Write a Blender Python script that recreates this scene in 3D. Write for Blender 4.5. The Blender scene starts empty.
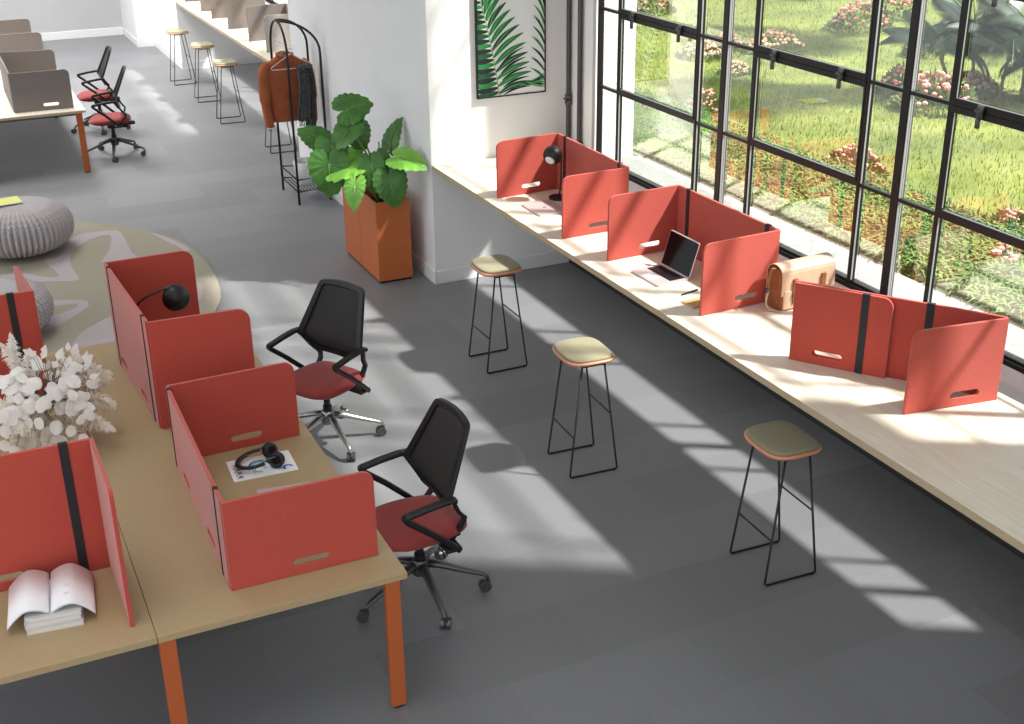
import bpy, bmesh, math, random
from mathutils import Vector, Matrix
from mathutils.geometry import tessellate_polygon
random.seed(7)
PI = math.pi
sc = bpy.context.scene
C = sc.collection
SUN, SKY, EXPO = 17.0, 1.6, 0.0

# ------------------------------------------------------------------ camera
cam_d = bpy.data.cameras.new('camera'); cam = bpy.data.objects.new('camera', cam_d); C.objects.link(cam)
rx = Vector((0.90755041, -0.41978141, -0.01165468)).normalized()
fw = Vector((0.37917529, 0.83105866, -0.4069)).normalized()
up = rx.cross(fw).normalized(); rx = fw.cross(up).normalized()
M = Matrix(((rx.x, up.x, -fw.x), (rx.y, up.y, -fw.y), (rx.z, up.z, -fw.z)))
cam.matrix_world = Matrix.Translation((0, 0, 3.9)) @ M.to_4x4()
cam_d.sensor_width = 36; cam_d.lens = 1256 / 1024 * 36; cam_d.clip_end = 300
sc.camera = cam

# ------------------------------------------------------------------ materials
def new_mat(name):
    m = bpy.data.materials.new(name); m.use_nodes = True
    nt = m.node_tree; b = nt.nodes['Principled BSDF']
    return m, nt, b
def N(nt, t, **kw):
    n = nt.nodes.new(t)
    for k, v in kw.items(): setattr(n, k, v)
    return n
def coords(nt, scale=(1, 1, 1), loc=(0, 0, 0)):
    g = N(nt, 'ShaderNodeNewGeometry'); mp = N(nt, 'ShaderNodeMapping')
    mp.inputs['Scale'].default_value = scale; mp.inputs['Location'].default_value = loc
    nt.links.new(g.outputs['Position'], mp.inputs['Vector'])
    return mp.outputs['Vector']
def mat(name, col, rough=.6, metal=0, spec=.5, noise=0, nscale=60, stretch=(1, 1, 1), bump=0, col2=None, sheen=0, coat=0, sharp=False):
    m, nt, b = new_mat(name)
    b.inputs['Base Color'].default_value = (*col, 1)
    b.inputs['Roughness'].default_value = rough; b.inputs['Metallic'].default_value = metal
    b.inputs['Specular IOR Level'].default_value = spec
    if sheen:
        b.inputs['Sheen Weight'].default_value = sheen; b.inputs['Sheen Roughness'].default_value = .5
    if coat: b.inputs['Coat Weight'].default_value = coat
    if noise or col2 or bump:
        v = coords(nt, stretch)
        n = N(nt, 'ShaderNodeTexNoise'); n.inputs['Scale'].default_value = nscale; n.inputs['Detail'].default_value = 3
        nt.links.new(v, n.inputs['Vector'])
        if noise or col2:
            r = N(nt, 'ShaderNodeValToRGB')
            lo, hi = (.42, .58) if sharp else (.3, .7)
            r.color_ramp.elements[0].position = lo; r.color_ramp.elements[1].position = hi
            c2 = col2 or tuple(min(1, c * (1 + noise)) for c in col)
            c1 = col if col2 else tuple(c * (1 - noise) for c in col)
            r.color_ramp.elements[0].color = (*c1, 1); r.color_ramp.elements[1].color = (*c2, 1)
            nt.links.new(n.outputs['Fac'], r.inputs['Fac']); nt.links.new(r.outputs['Color'], b.inputs['Base Color'])
        if bump:
            bp = N(nt, 'ShaderNodeBump'); bp.inputs['Strength'].default_value = bump; bp.inputs['Distance'].default_value = .005
            nt.links.new(n.outputs['Fac'], bp.inputs['Height']); nt.links.new(bp.outputs['Normal'], b.inputs['Normal'])
    return m

def floor_mat():
    m, nt, b = new_mat('grey_carpet_tiles'); L = nt.links.new
    g = N(nt, 'ShaderNodeNewGeometry'); s = N(nt, 'ShaderNodeSeparateXYZ'); L(g.outputs['Position'], s.inputs[0])
    def mth(op, a, bb=None):
        n = N(nt, 'ShaderNodeMath', operation=op)
        for i, v in enumerate((a, bb)):
            if v is None: continue
            if isinstance(v, (int, float)): n.inputs[i].default_value = v
            else: L(v, n.inputs[i])
        return n.outputs[0]
    row = mth('DIVIDE', s.outputs['Y'], .5); rf = mth('FLOOR', row)
    par = mth('MODULO', rf, 2.0)
    col = mth('ADD', mth('DIVIDE', s.outputs['X'], 1.0), mth('MULTIPLY', par, .5)); cf = mth('FLOOR', col)
    cb = N(nt, 'ShaderNodeCombineXYZ'); L(cf, cb.inputs[0]); L(rf, cb.inputs[1])
    wn = N(nt, 'ShaderNodeTexWhiteNoise', noise_dimensions='3D'); L(cb.outputs[0], wn.inputs['Vector'])
    fx = mth('FRACT', col); fy = mth('FRACT', row)
    ex = mth('MINIMUM', fx, mth('SUBTRACT', 1.0, fx)); ey = mth('MINIMUM', fy, mth('SUBTRACT', 1.0, fy))
    seam = mth('MINIMUM', mth('DIVIDE', ex, .003), mth('DIVIDE', ey, .006)); seam = mth('MINIMUM', seam, 1.0)
    n = N(nt, 'ShaderNodeTexNoise'); n.inputs['Scale'].default_value = 130; n.inputs['Detail'].default_value = 2
    L(g.outputs['Position'], n.inputs['Vector'])
    v = mth('ADD', .84, mth('MULTIPLY', wn.outputs['Value'], .32))
    v = mth('MULTIPLY', v, mth('ADD', .6, mth('MULTIPLY', n.outputs['Fac'], .8)))
    v = mth('MULTIPLY', v, mth('ADD', .82, mth('MULTIPLY', seam, .18)))
    mx = N(nt, 'ShaderNodeVectorMath', operation='SCALE'); mx.inputs[0].default_value = FLOORC; L(v, mx.inputs['Scale'])
    L(mx.outputs[0], b.inputs['Base Color'])
    b.inputs['Roughness'].default_value = .5; b.inputs['Specular IOR Level'].default_value = .9; b.inputs['Sheen Weight'].default_value = .35; b.inputs['Sheen Roughness'].default_value = .4
    bp = N(nt, 'ShaderNodeBump'); bp.inputs['Strength'].default_value = .25; bp.inputs['Distance'].default_value = .003
    L(n.outputs['Fac'], bp.inputs['Height']); L(bp.outputs['Normal'], b.inputs['Normal'])
    return m
FLOORC = (.132, .135, .144)
M_floor = floor_mat()
M_wall = mat('white_plaster', (.83, .83, .83), .8, noise=.02, nscale=3)
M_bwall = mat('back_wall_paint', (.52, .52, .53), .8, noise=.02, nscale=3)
M_skirt = mat('white_trim', (.82, .82, .82), .5)
M_ceil = mat('ceiling_white', (.8, .8, .8), .9)
M_wood = mat('pale_birch', (.70, .62, .49), .45, nscale=5, stretch=(9, .7, 5), col2=(.80, .74, .63))
M_woodedge = mat('birch_edge', (.40, .31, .19), .6, nscale=60, stretch=(1, 1, 8), col2=(.5, .40, .26))
M_desk = mat('tan_linoleum', (.32, .235, .12), .5, nscale=420, col2=(.45, .345, .195))
M_deskedge = mat('desk_edge', (.34, .24, .12), .6, nscale=50, stretch=(1, 1, 8), col2=(.42, .31, .17))
M_orange = mat('orange_lacquer', (.42, .10, .028), .38, spec=.4)
M_planter = mat('terracotta_lacquer', (.50, .135, .036), .5)
M_red = mat('red_felt', (.36, .040, .024), .9, nscale=260, col2=(.50, .066, .040), sheen=.32, bump=.3)
M_taupe = mat('taupe_felt', (.15, .125, .115), .95, nscale=260, col2=(.22, .19, .175), sheen=.1, bump=.3)
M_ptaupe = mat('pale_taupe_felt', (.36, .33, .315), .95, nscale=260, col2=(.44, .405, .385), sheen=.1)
M_strap = mat('black_elastic', (.012, .012, .013), .7)
M_black = mat('black_plastic', (.009, .009, .010), .42, spec=.4)
M_mesh = mat('black_net', (.012, .011, .011), .7, nscale=350, col2=(.028, .025, .026), bump=.4)
M_dmetal = mat('black_metal', (.010, .010, .010), .4, metal=.2)
M_gmetal = mat('dark_grey_metal', (.10, .10, .10), .35, metal=.7)
M_alu = mat('polished_aluminium', (.42, .41, .40), .28, metal=.9)
M_seat = mat('red_upholstery', (.23, .026, .024), .9, nscale=300, col2=(.30, .040, .036), sheen=.15, bump=.2)
M_olive = mat('olive_upholstery', (.21, .19, .115), .9, nscale=300, col2=(.27, .245, .155), sheen=.15)
M_ply = mat('peach_plywood', (.62, .27, .16), .45)
M_plyf = mat('oak_plywood', (.50, .30, .17), .5)
M_frame = mat('window_black_steel', (.007, .006, .006), .4, spec=.35)
M_framel = mat('window_strip_aluminium', (.45, .45, .47), .35, metal=.3)  # pale tone; on the uprights it stands in for their sunlit sides
M_pipe = mat('grey_pipe', (.07, .065, .065), .35, metal=.5)
M_paper = mat('white_paper', (.82, .82, .84), .7)
M_pages = mat('page_block', (.66, .62, .55), .8, nscale=60, stretch=(1, 1, 20), col2=(.74, .70, .64))
M_cover = mat('book_cover_grey', (.55, .55, .56), .6)
M_ink = mat('ink_black', (.02, .02, .025), .6)
M_cyan = mat('ink_cyan', (.12, .55, .58), .6)
M_blue = mat('ink_blue', (.03, .16, .5), .6)
M_yellow = mat('yellow_paper', (.72, .74, .20), .6)
M_rosealu = mat('rose_grey_aluminium', (.60, .50, .50), .35, metal=.35)
M_screen = mat('laptop_glass', (.003, .003, .004), .12, spec=.12)
M_rug = mat('olive_wool', (.27, .245, .19), 1, nscale=200, col2=(.35, .32, .255), bump=.3)
M_rug2 = mat('lilac_wool', (.36, .315, .33), 1, nscale=200, col2=(.44, .395, .41), bump=.3)
M_knit = mat('grey_knit', (.36, .33, .34), .95, nscale=160, col2=(.52, .48, .49), bump=.5)
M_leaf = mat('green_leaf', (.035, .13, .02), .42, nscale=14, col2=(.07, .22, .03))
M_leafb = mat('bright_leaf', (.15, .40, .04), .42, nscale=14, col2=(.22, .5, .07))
M_stem = mat('green_stem', (.16, .30, .06), .5)
M_dstem = mat('dark_stem', (.05, .07, .025), .6)
M_soil = mat('soil', (.02, .014, .01), 1, noise=.4, nscale=60, bump=1)
M_jacket = mat('rust_suede', (.30, .075, .022), .85, noise=.15, nscale=9, sheen=.15)
M_lining = mat('dark_lining', (.02, .018, .018), .8)
M_scarf = mat('charcoal_wool', (.02, .022, .024), .95, nscale=60, col2=(.13, .135, .135), bump=.5)
M_wire = mat('white_wire', (.75, .74, .72), .4)
M_basket = mat('white_basket', (.72, .72, .74), .8, noise=.08, nscale=50, bump=.5)
M_leather = mat('tan_leather', (.56, .37, .26), .5, noise=.12, nscale=12)
M_leatherd = mat('brown_leather', (.24, .085, .03), .5, noise=.25, nscale=14)
M_seamd = mat('leather_edge', (.05, .02, .012), .6)
M_glow = mat('lamp_diffuser', (.8, .78, .76), .6)
def thin(name, col, tr=.45):
    m = bpy.data.materials.new(name); m.use_nodes = True; nt = m.node_tree; nt.nodes.clear()
    o = N(nt, 'ShaderNodeOutputMaterial'); mx = N(nt, 'ShaderNodeMixShader'); d = N(nt, 'ShaderNodeBsdfDiffuse'); t = N(nt, 'ShaderNodeBsdfTranslucent')
    d.inputs[0].default_value = (*col, 1); t.inputs[0].default_value = (*col, 1); mx.inputs[0].default_value = tr
    nt.links.new(d.outputs[0], mx.inputs[1]); nt.links.new(t.outputs[0], mx.inputs[2]); nt.links.new(mx.outputs[0], o.inputs[0]); return m
M_fleece = thin('white_petal', (.93, .91, .87))
M_petalv = thin('ivory_petal', (.88, .86, .82), .3)
M_pampas = thin('cream_pampas', (.93, .88, .80))
M_twig = mat('brown_twig', (.14, .10, .07), .8)
M_vase = mat('white_ceramic', (.78, .77, .75), .3)
M_conc = mat('pale_concrete', (.26, .27, .25), .9, noise=.15, nscale=14, bump=.4)
M_lawn = mat('lawn_soil', (.08, .11, .018), 1, nscale=1.3, col2=(.19, .215, .042))
M_grass = mat('grass_blade', (.10, .17, .02), .7, nscale=.9, col2=(.33, .35, .07))
M_cover1 = mat('ground_cover_leaf', (.035, .10, .014), .6, nscale=3, col2=(.15, .26, .045))
M_palm = mat('palm_leaf', (.010, .040, .014), .5, nscale=3, col2=(.035, .085, .025))
M_trunk = mat('palm_trunk', (.12, .10, .06), .9, nscale=30, stretch=(.3, .3, 3), col2=(.22, .19, .12))
M_shrub = mat('shrub_leaf', (.08, .15, .03), .7, nscale=6, col2=(.22, .28, .08))
M_flower = mat('pink_flower', (.62, .16, .13), .8, nscale=8, col2=(.75, .42, .34))
M_dry = mat('dry_flower', (.48, .30, .17), .9, nscale=8, col2=(.6, .42, .27))
P_g = [mat('print_green_%s' % n, c, .6) for n, c in (('dark', (.005, .07, .03)), ('mid', (.015, .2, .05)), ('light', (.12, .4, .12)))]
P_bg = mat('print_white', (.86, .88, .88), .5)
P_blk = mat('print_black', (.006, .012, .01), .6)
P_rib = mat('print_rib', (.35, .47, .22), .6)

def glass_mat():
    m = bpy.data.materials.new('window_glass'); m.use_nodes = True; nt = m.node_tree; nt.nodes.clear()
    o = N(nt, 'ShaderNodeOutputMaterial'); mix = N(nt, 'ShaderNodeMixShader')
    t = N(nt, 'ShaderNodeBsdfTransparent'); t.inputs[0].default_value = (.95, .97, .96, 1)
    g = N(nt, 'ShaderNodeBsdfGlossy'); g.inputs['Roughness'].default_value = .0; g.inputs['Color'].default_value = (1, 1, 1, 1)
    lw = N(nt, 'ShaderNodeLayerWeight'); lw.inputs['Blend'].default_value = .5
    p = N(nt, 'ShaderNodeMath', operation='POWER'); p.inputs[1].default_value = 1.4
    q = N(nt, 'ShaderNodeMath', operation='MULTIPLY_ADD'); q.inputs[1].default_value = .85; q.inputs[2].default_value = .08
    q.use_clamp = True
    nt.links.new(lw.outputs['Facing'], p.inputs[0]); nt.links.new(p.outputs[0], q.inputs[0])
    nt.links.new(q.outputs[0], mix.inputs[0]); nt.links.new(t.outputs[0], mix.inputs[1]); nt.links.new(g.outputs[0], mix.inputs[2])
    nt.links.new(mix.outputs[0], o.inputs[0])
    return m
M_glass = glass_mat()

# ------------------------------------------------------------------ helpers
def tag(o, label, cat, group=None, kind=None):
    if label: o['label'] = label
    if cat: o['category'] = cat
    if group: o['group'] = group
    if kind: o['kind'] = kind
    return o
def thing(name, label, cat, loc=(0, 0, 0), rz=0, group=None):
    o = bpy.data.objects.new(name, None); C.objects.link(o); o.empty_display_size = .1
    o.location = loc; o.rotation_euler = (0, 0, rz)
    return tag(o, label, cat, group)
def obj(name, bm, m, parent=None, smooth=False, loc=None, rot=None):
    me = bpy.data.meshes.new(name)
    if not isinstance(bm, bmesh.types.BMesh):
        v, f = bm; me.from_pydata([tuple(p) for p in v], [], f); 
        b2 = bmesh.new(); b2.from_mesh(me); bmesh.ops.recalc_face_normals(b2, faces=b2.faces); b2.to_mesh(me); b2.free()
    else:
        bm.to_mesh(me); bm.free()
    for mm in (m if isinstance(m, (list, tuple)) else [m]): me.materials.append(mm)
    if smooth:
        for p in me.polygons: p.use_smooth = True
        if smooth == 'auto':
            me.set_sharp_from_angle(angle=math.radians(38))
    o = bpy.data.objects.new(name, me); C.objects.link(o)
    if parent is not None: o.parent = parent
    if loc is not None: o.location = loc
    if rot is not None: o.rotation_euler = rot
    return o
def struct(name, bm, m, parent=None, smooth=False):
    o = obj(name, bm, m, parent, smooth)
    if parent is None: o['kind'] = 'structure'
    return o
def box(bm, x0, x1, y0, y1, z0, z1, bev=0, seg=2, mi=0, mtx=None):
    r = bmesh.ops.create_cube(bm, size=1)
    vs = r['verts']
    for v in vs: v.co = Vector(((x0 + x1) / 2 + v.co.x * (x1 - x0), (y0 + y1) / 2 + v.co.y * (y1 - y0), (z0 + z1) / 2 + v.co.z * (z1 - z0)))
    fs = set(f for v in vs for f in v.link_faces)
    if bev:
        es = list(set(e for v in vs for e in v.link_edges))
        rr = bmesh.ops.bevel(bm, geom=es, offset=bev, segments=seg, profile=.5, affect='EDGES')
        vs = list(set(v for f in rr['faces'] for v in f.verts) | set(v for v in vs if v.is_valid))
        fs = set(f for v in vs for f in v.link_faces)
    for f in fs: f.material_index = mi
    if mtx is not None:
        for v in set(v for f in fs for v in f.verts): v.co = mtx @ v.co
    return bm
def bx(*a, **k):
    bm = bmesh.new(); return box(bm, *a, **k)
def tube(bm, pts, r, n=8, closed=False, cap=True, flat=1.0):
    pts = [Vector(p) for p in pts]; k = len(pts)
    rs = r if isinstance(r, (list, tuple)) else [r] * k
    rings = []; prev = None
    for i, p in enumerate(pts):
        if closed: t = (pts[(i + 1) % k] - pts[i - 1])
        else: t = pts[min(i + 1, k - 1)] - pts[max(i - 1, 0)]
        t.normalize()
        if prev is None:
            a = Vector((0, 0, 1)) if abs(t.z) < .9 else Vector((1, 0, 0))
            u = t.cross(a).normalized()
        else:
            u = prev - t * prev.dot(t)
            u = u.normalized() if u.length > 1e-6 else t.orthogonal().normalized()
        prev = u; w = t.cross(u)
        rings.append([bm.verts.new(p + (u * math.cos(2 * PI * j / n) + w * math.sin(2 * PI * j / n) * flat) * rs[i]) for j in range(n)])
    m = k if closed else k - 1
    for i in range(m):
        a, b = rings[i], rings[(i + 1) % k]
        for j in range(n): bm.faces.new((a[j], a[(j + 1) % n], b[(j + 1) % n], b[j]))
    if not closed and cap:
        bm.faces.new(rings[0][::-1]); bm.faces.new(rings[-1])
    return bm
def tb(*a, **k):
    bm = bmesh.new(); return tube(bm, *a, **k)
def fillet(pts, r, seg=5):
    pts = [Vector(p) for p in pts]; out = [pts[0]]
    for i in range(1, len(pts) - 1):
        a, b, c = pts[i - 1], pts[i], pts[i + 1]
        d1 = (a - b); d2 = (c - b); rr = min(r, d1.length * .45, d2.length * .45)
        p = b + d1.normalized() * rr; q = b + d2.normalized() * rr
        for s in range(seg + 1):
            t = s / seg; out.append((1 - t) ** 2 * p + 2 * t * (1 - t) * b + t * t * q)
    out.append(pts[-1]); return out
def catmull(pts, seg=6):
    pts = [Vector(p) for p in pts]; out = []
    for i in range(len(pts) - 1):
        p0 = pts[max(i - 1, 0)]; p1 = pts[i]; p2 = pts[i + 1]; p3 = pts[min(i + 2, len(pts) - 1)]
        for s in range(seg):
            t = s / seg
            out.append(.5 * ((2 * p1) + (p2 - p0) * t + (2 * p0 - 5 * p1 + 4 * p2 - p3) * t * t + (3 * p1 - p0 - 3 * p2 + p3) * t ** 3))
    out.append(pts[-1]); return out
def lathe(bm, prof, n=24, c=(0, 0, 0), fn=None):
    rings = []
    for r, z in prof:
        ring = []
        for j in range(n):
            a = 2 * PI * j / n; rr = fn(r, z, a) if fn else r
            ring.append(bm.verts.new((c[0] + rr * math.cos(a), c[1] + rr * math.sin(a), c[2] + z)))
        rings.append(ring)
    for a, b in zip(rings, rings[1:]):
        for j in range(n): bm.faces.new((a[j], a[(j + 1) % n], b[(j + 1) % n], b[j]))
    bm.faces.new(rings[0][::-1]); bm.faces.new(rings[-1])
    return bm
def cyl(bm, p, q, r, n=16, r2=None):
    return tube(bm, [p, q], [r, r if r2 is None else r2], n)
def ball(bm, c, r, seg=20, sc_=(1, 1, 1)):
    m = Matrix.Translation(c) @ Matrix.Diagonal((sc_[0], sc_[1], sc_[2], 1))
    bmesh.ops.create_uvsphere(bm, u_segments=seg, v_segments=seg // 2, radius=r, matrix=m); return bm
def prism(loops, t, fn):
    """loops: outer + holes in (u, v); thickness t about 0; fn(u, v, w) -> 3D."""
    loops3 = [[Vector((u, v, 0)) for u, v in lp] for lp in loops]
    tris = tessellate_polygon(loops3)
    flat = [p for lp in loops for p in lp]; n = len(flat)
    V = [fn(u, v, -t / 2) for u, v in flat] + [fn(u, v, t / 2) for u, v in flat]
    F = [tuple(a) for a in tris] + [tuple(i + n for i in a[::-1]) for a in tris]
    k = 0
    for lp in loops:
        m = len(lp)
        for i in range(m):
            a = k + i; b = k + (i + 1) % m; F.append((a, b, b + n, a + n))
        k += m
    return V, F
def rrect(u0, u1, v0, v1, r, seg=5, corners=(1, 1, 1, 1)):
    """corner order: BL, BR, TR, TL"""
    out = []
    for (cx, cy, a0, on, px, py) in ((u0 + r, v0 + r, PI, corners[0], u0, v0), (u1 - r, v0 + r, 1.5 * PI, corners[1], u1, v0),
                                     (u1 - r, v1 - r, 0, corners[2], u1, v1), (u0 + r, v1 - r, .5 * PI, corners[3], u0, v1)):
        if on:
            for s in range(seg + 1):
                a = a0 + s / seg * PI / 2; out.append((cx + r * math.cos(a), cy + r * math.sin(a)))
        else: out.append((px, py))
    return out
def copy_tree(o, parent=None):
    c = o.copy(); C.objects.link(c); c.parent = parent
    for ch in list(o.children): copy_tree(ch, c)
    return c
def relabel(o, label, loc, rz):
    o['label'] = label; o.location = loc; o.rotation_euler = (0, 0, rz); return o

# ------------------------------------------------------------------ room shell
PX = 3.745     # face of the piers, flush with the counter front
WX = 5.07      # inner face of the window wall
OX = 5.45
WT = 5.525     # window head
struct('floor', bx(-14, OX, -3, 25.2, -.1, 0), M_floor)
struct('ceiling', bx(-6.5, OX, -1.5, 25.2, 6.0, 6.15), M_ceil)
struct('wall_back', bx(-9, 3.46, 24.95, 25.2, 0, 6), M_bwall)
struct('baseboard_back', bx(-9, 3.44, 24.93, 24.952, 0, .14, bev=.004), M_skirt)
def pier(name, x, y0, y1):
    struct(name, bx(x, OX, y0, y1, 0, 6), M_wall)
pier('wall_pier_near', PX, -1.5, 2.8)
pier('wall_pier_middle', PX, 9.81, 14.1)
pier('wall_pier_far', PX, 20.92, 23.4)
pier('wall_pier_corner', 3.452, 23.4, 25.2)
def skirt(name, x, y0, y1, h=.12, t=.012):
    bm = bmesh.new(); box(bm, x - t, x + .01, y0 - t, y1 + t, 0, h, bev=.003); return struct(name, bm, M_skirt)
skirt('baseboard_near', PX, -1.5, 2.8)
skirt('baseboard_middle', PX, 9.81, 14.1)
skirt('baseboard_far', PX, 20.92, 23.4)
skirt('baseboard_corner', 3.452, 23.4, 24.9)
struct('trim_1', bx(PX, WX, 9.798, 9.812, 0, .12, bev=.003), M_skirt)
struct('trim_2', bx(PX, WX, 20.908, 20.922, 0, .12, bev=.003), M_skirt)
for n, (a, b) in (('right', (2.8, 9.81)), ('right_far', (14.1, 20.92))):
    bm = bmesh.new()
    box(bm, WX, OX, a, b, 0, 1.045)
    top_ = WT if n == 'right' else 4.0
    box(bm, WX, OX, a, b, top_, 6)
    box(bm, WX - .03, OX, b - .46, b, 1.045, top_)
    if n == 'right':
        box(bm, WX, OX, a, a + .39, 1.045, WT); box(bm, WX, OX, a + .39, a + .86, 3.30, WT)
    else: box(bm, WX, OX, a, a + .75, 1.045, top_)
    struct('wall_' + n, bm, M_wall)
struct('trim_3', bx(WX - .012, WX + .01, 2.81, 9.80, .935, .955), M_skirt)
struct('baseboard_right', bx(WX - .012, WX + .01, 2.81, 9.79, 0, .34, bev=.003), M_gmetal)  # dark strip added on the wall foot, stands in for shade under the counter
struct('trim_4', bx(WX + .13, OX + .06, 2.84, 9.34, 1.045, 1.06), M_conc)

# windows ------------------------------------------------------------
def hinge(parent, y, z):
    bm = bmesh.new()
    box(bm, WX - .022, WX, y - .022, y + .022, z - .035, z + .04, bev=.005)
    box(bm, WX - .03, WX - .008, y - .010, y + .014, z - .085, z - .03, bev=.005)
    cyl(bm, (WX - .026, y - .024, z + .01), (WX - .026, y + .024, z + .01), .009, 10)
    obj('hinge', bm, M_gmetal, parent, 'auto')
ZB = [1.72, 2.355, 2.99, 3.625, 4.26, 4.895]
def window(n, y0, y1, left_end=False, WT=WT):
    """one bay between two heavy mullions; y0 near, y1 far"""
    e = bpy.data.objects.new('window_%d' % n, None); C.objects.link(e); e['kind'] = 'structure'
    fr = bmesh.new(); D = WX + .045
    def up(y, w, lo=1.05, hi=WT, d=D, b=.003): box(fr, WX, d, y - w / 2, y + w / 2, lo, hi, bev=b)
    up(y0 + .012, .062, d=WX + .05)
    if left_end: up(y1 - .01, .03)
    m1, m2 = y0 + .345, y1 - .345
    box(fr, WX, WX + .07, y0, y1, 1.045, 1.075, bev=.003); box(fr, WX + .02, WX + .05, y0, y1, 1.075, 1.09, bev=.003)
    box(fr, WX, WX + .07, y0, y1, WT - .05, WT, bev=.004)
    small = y1 - y0 < 1
    if small: m1 = m2 = (y0 + y1) / 2
    for m in () if small else (m1, m2): up(m, .026, 1.08, WT - .05)
    for z in [q for q in ZB if q < WT - .1]:
        for p, q in ((y0 + .04, m1), (m2, y1 - .02)): box(fr, WX + .004, D - .01, p, q, z - .011, z + .011, bev=.002)
    if not small: box(fr, WX + .002, D, m1, m2, 1.708, 1.736, bev=.002)
    obj('frame', fr, M_frame, e)
    # pale strips: sunlit side of every upright, put into the colour
    gk = bmesh.new()
    for y in () if small else (m1 - .014, m2 - .014): box(gk, WX + .010, WX + .021, y - .0015, y + .002, 1.10, WT - .05)
    box(gk, WX + .008, WX + .022, y0 - .0225, y0 - .018, 1.10, WT - .05); box(gk, WX + .026, WX + .034, y0 - .0225, y0 - .018, 1.10, WT - .05)
    obj('weather_strip', gk, M_framel, e)
    zs = [q for q in ZB if q < WT - .1] + [WT - .03]
    for z0, z1 in () if small else zip(zs, zs[1:]):
        sb = bmesh.new()
        p, q, lo, hi = m1 + .014, m2 - .014, z0 + .001, z1 - .001
        if z0 < 1.8: lo = z0 + .016
        d0, d1 = WX - .004, WX + .034
        box(sb, d0, d1, p, q, hi - .038, hi, bev=.003); box(sb, d0, d1, p, q, lo, lo + (.022 if z0 < 1.8 else .038), bev=.003)
        box(sb, d0 + .002, d1, p, p + .018, lo, hi, bev=.003); box(sb, d0 + .002, d1, q - .018, q, lo, hi, bev=.003)
        sh_ = obj('sash', sb, M_frame, e)
        gs = bmesh.new(); box(gs, WX + .008, WX + .015, q - .0195, q - .017, lo + .03, hi - .03); box(gs, WX + .006, WX + .012, p + .03, q - .03, lo + (.02 if z0 < 1.8 else .036), lo + (.0245 if z0 < 1.8 else .0405))
        obj('glazing_bead', gs, M_framel, sh_)
    for z in () if small else [q for q in (2.355, 2.99, 3.625) if q < WT - .1]:
        hinge(e, m1 + .24, z); hinge(e, m2 - .24, z)
    gl = bmesh.new(); X = WX + .032
    vs = [gl.verts.new(p) for p in ((X, y0, 1.08), (X, y1, 1.08), (X, y1, WT - .02), (X, y0, WT - .02))]
    f = gl.faces.new(vs[::-1]); gl.normal_update()
    if f.normal.x > 0: f.normal_flip()
    obj('glass', gl, M_glass, e)
    return e
window(1, 7.46, 9.32, True); window(2, 5.60, 7.46); window(3, 3.74, 5.60)
window(7, 3.22, 3.72, False, 3.30)  # extra unseen window, added to let sun onto the near counter and screen
window(4, 18.57, 20.43, True, 4.0); window(5, 16.71, 18.57, False, 4.0); window(6, 14.85, 16.71, False, 4.0)

# heating pipes ------------------------------------------------------
def pipe(y, zj, label):
    t = thing('heating_pipe', label, 'pipe', (5.01, y, 0), 0, 'vertical pipes in the corner by the window')
    obj('pipe', tb(fillet([(.048, 0, .98), (0, 0, .98), (0, 0, 5.99)], .04, 4), .021, 12), M_pipe, t, True)
    bm = bmesh.new(); lathe(bm, [(.023, -.05), (.032, -.04), (.032, -.015), (.026, -.01), (.026, .01), (.032, .015), (.032, .04), (.023, .05)], 14, (0, 0, zj))
    obj('coupling', bm, M_gmetal, t, 'auto')
    bm = bmesh.new(); cyl(bm, (-.02, -.045, zj), (-.02, .045, zj), .009, 8); cyl(bm, (.01, 0, zj), (.072 if y > 9.6 else .03, 0, zj), .008, 8)
    obj('bracket', bm, M_gmetal, t, 'auto')
pipe(9.725, 1.53, 'dark vertical pipe in the corner beside the palm picture, the one nearer the picture')
pipe(9.52, 1.15, 'dark vertical pipe standing between the other pipe and the window frame')

# fill lights added under the unseen ceiling ----------------------------
def fill_panel(x, y, sx, sy, e, lab):
    t = thing('ceiling_light', lab, 'ceiling light', (x, y, 6.0), 0, 'ceiling light panels')
    obj('housing', bx(-sx / 2 - .03, sx / 2 + .03, -sy / 2 - .03, sy / 2 + .03, -.06, 0, bev=.005), M_ceil, t)
    l = bpy.data.lights.new('panel_lamp', 'AREA'); l.shape = 'RECTANGLE'; l.size = sx; l.size_y = sy; l.energy = e; l.spread = math.radians(110); l.color = (1, .985, .97)
    lo = bpy.data.objects.new('panel_lamp', l); C.objects.link(lo); lo.parent = t; lo.location = (0, 0, -.07)
for x, y, e in ((-.5, 3.5, 40), (-.5, 9, 40), (.8, 15.5, 130), (.9, 20.5, 520)):
    fill_panel(x, y, 2.2, 3.2, e, 'large flat ceiling light panel above the office floor')

# counters -----------------------------------------------------------
def counter(y0, y1, label):
    t = thing('window_counter', label, 'counter', (PX, y0, 1.08))
    L = y1 - y0
    obj('worktop', bx(.003, .985, .002, L - .002, -.04, 0, bev=.002), M_wood, t)
    obj('edge_band', bx(0.0, .0035, .002, L - .002, -.039, -.001), M_woodedge, t)
    return t
counter(2.8, 9.81, 'long pale birch bar counter under the big window with red screens on it')
counter(14.1, 20.92, 'long pale birch bar counter in the far bay with taupe screens on it')

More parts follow.
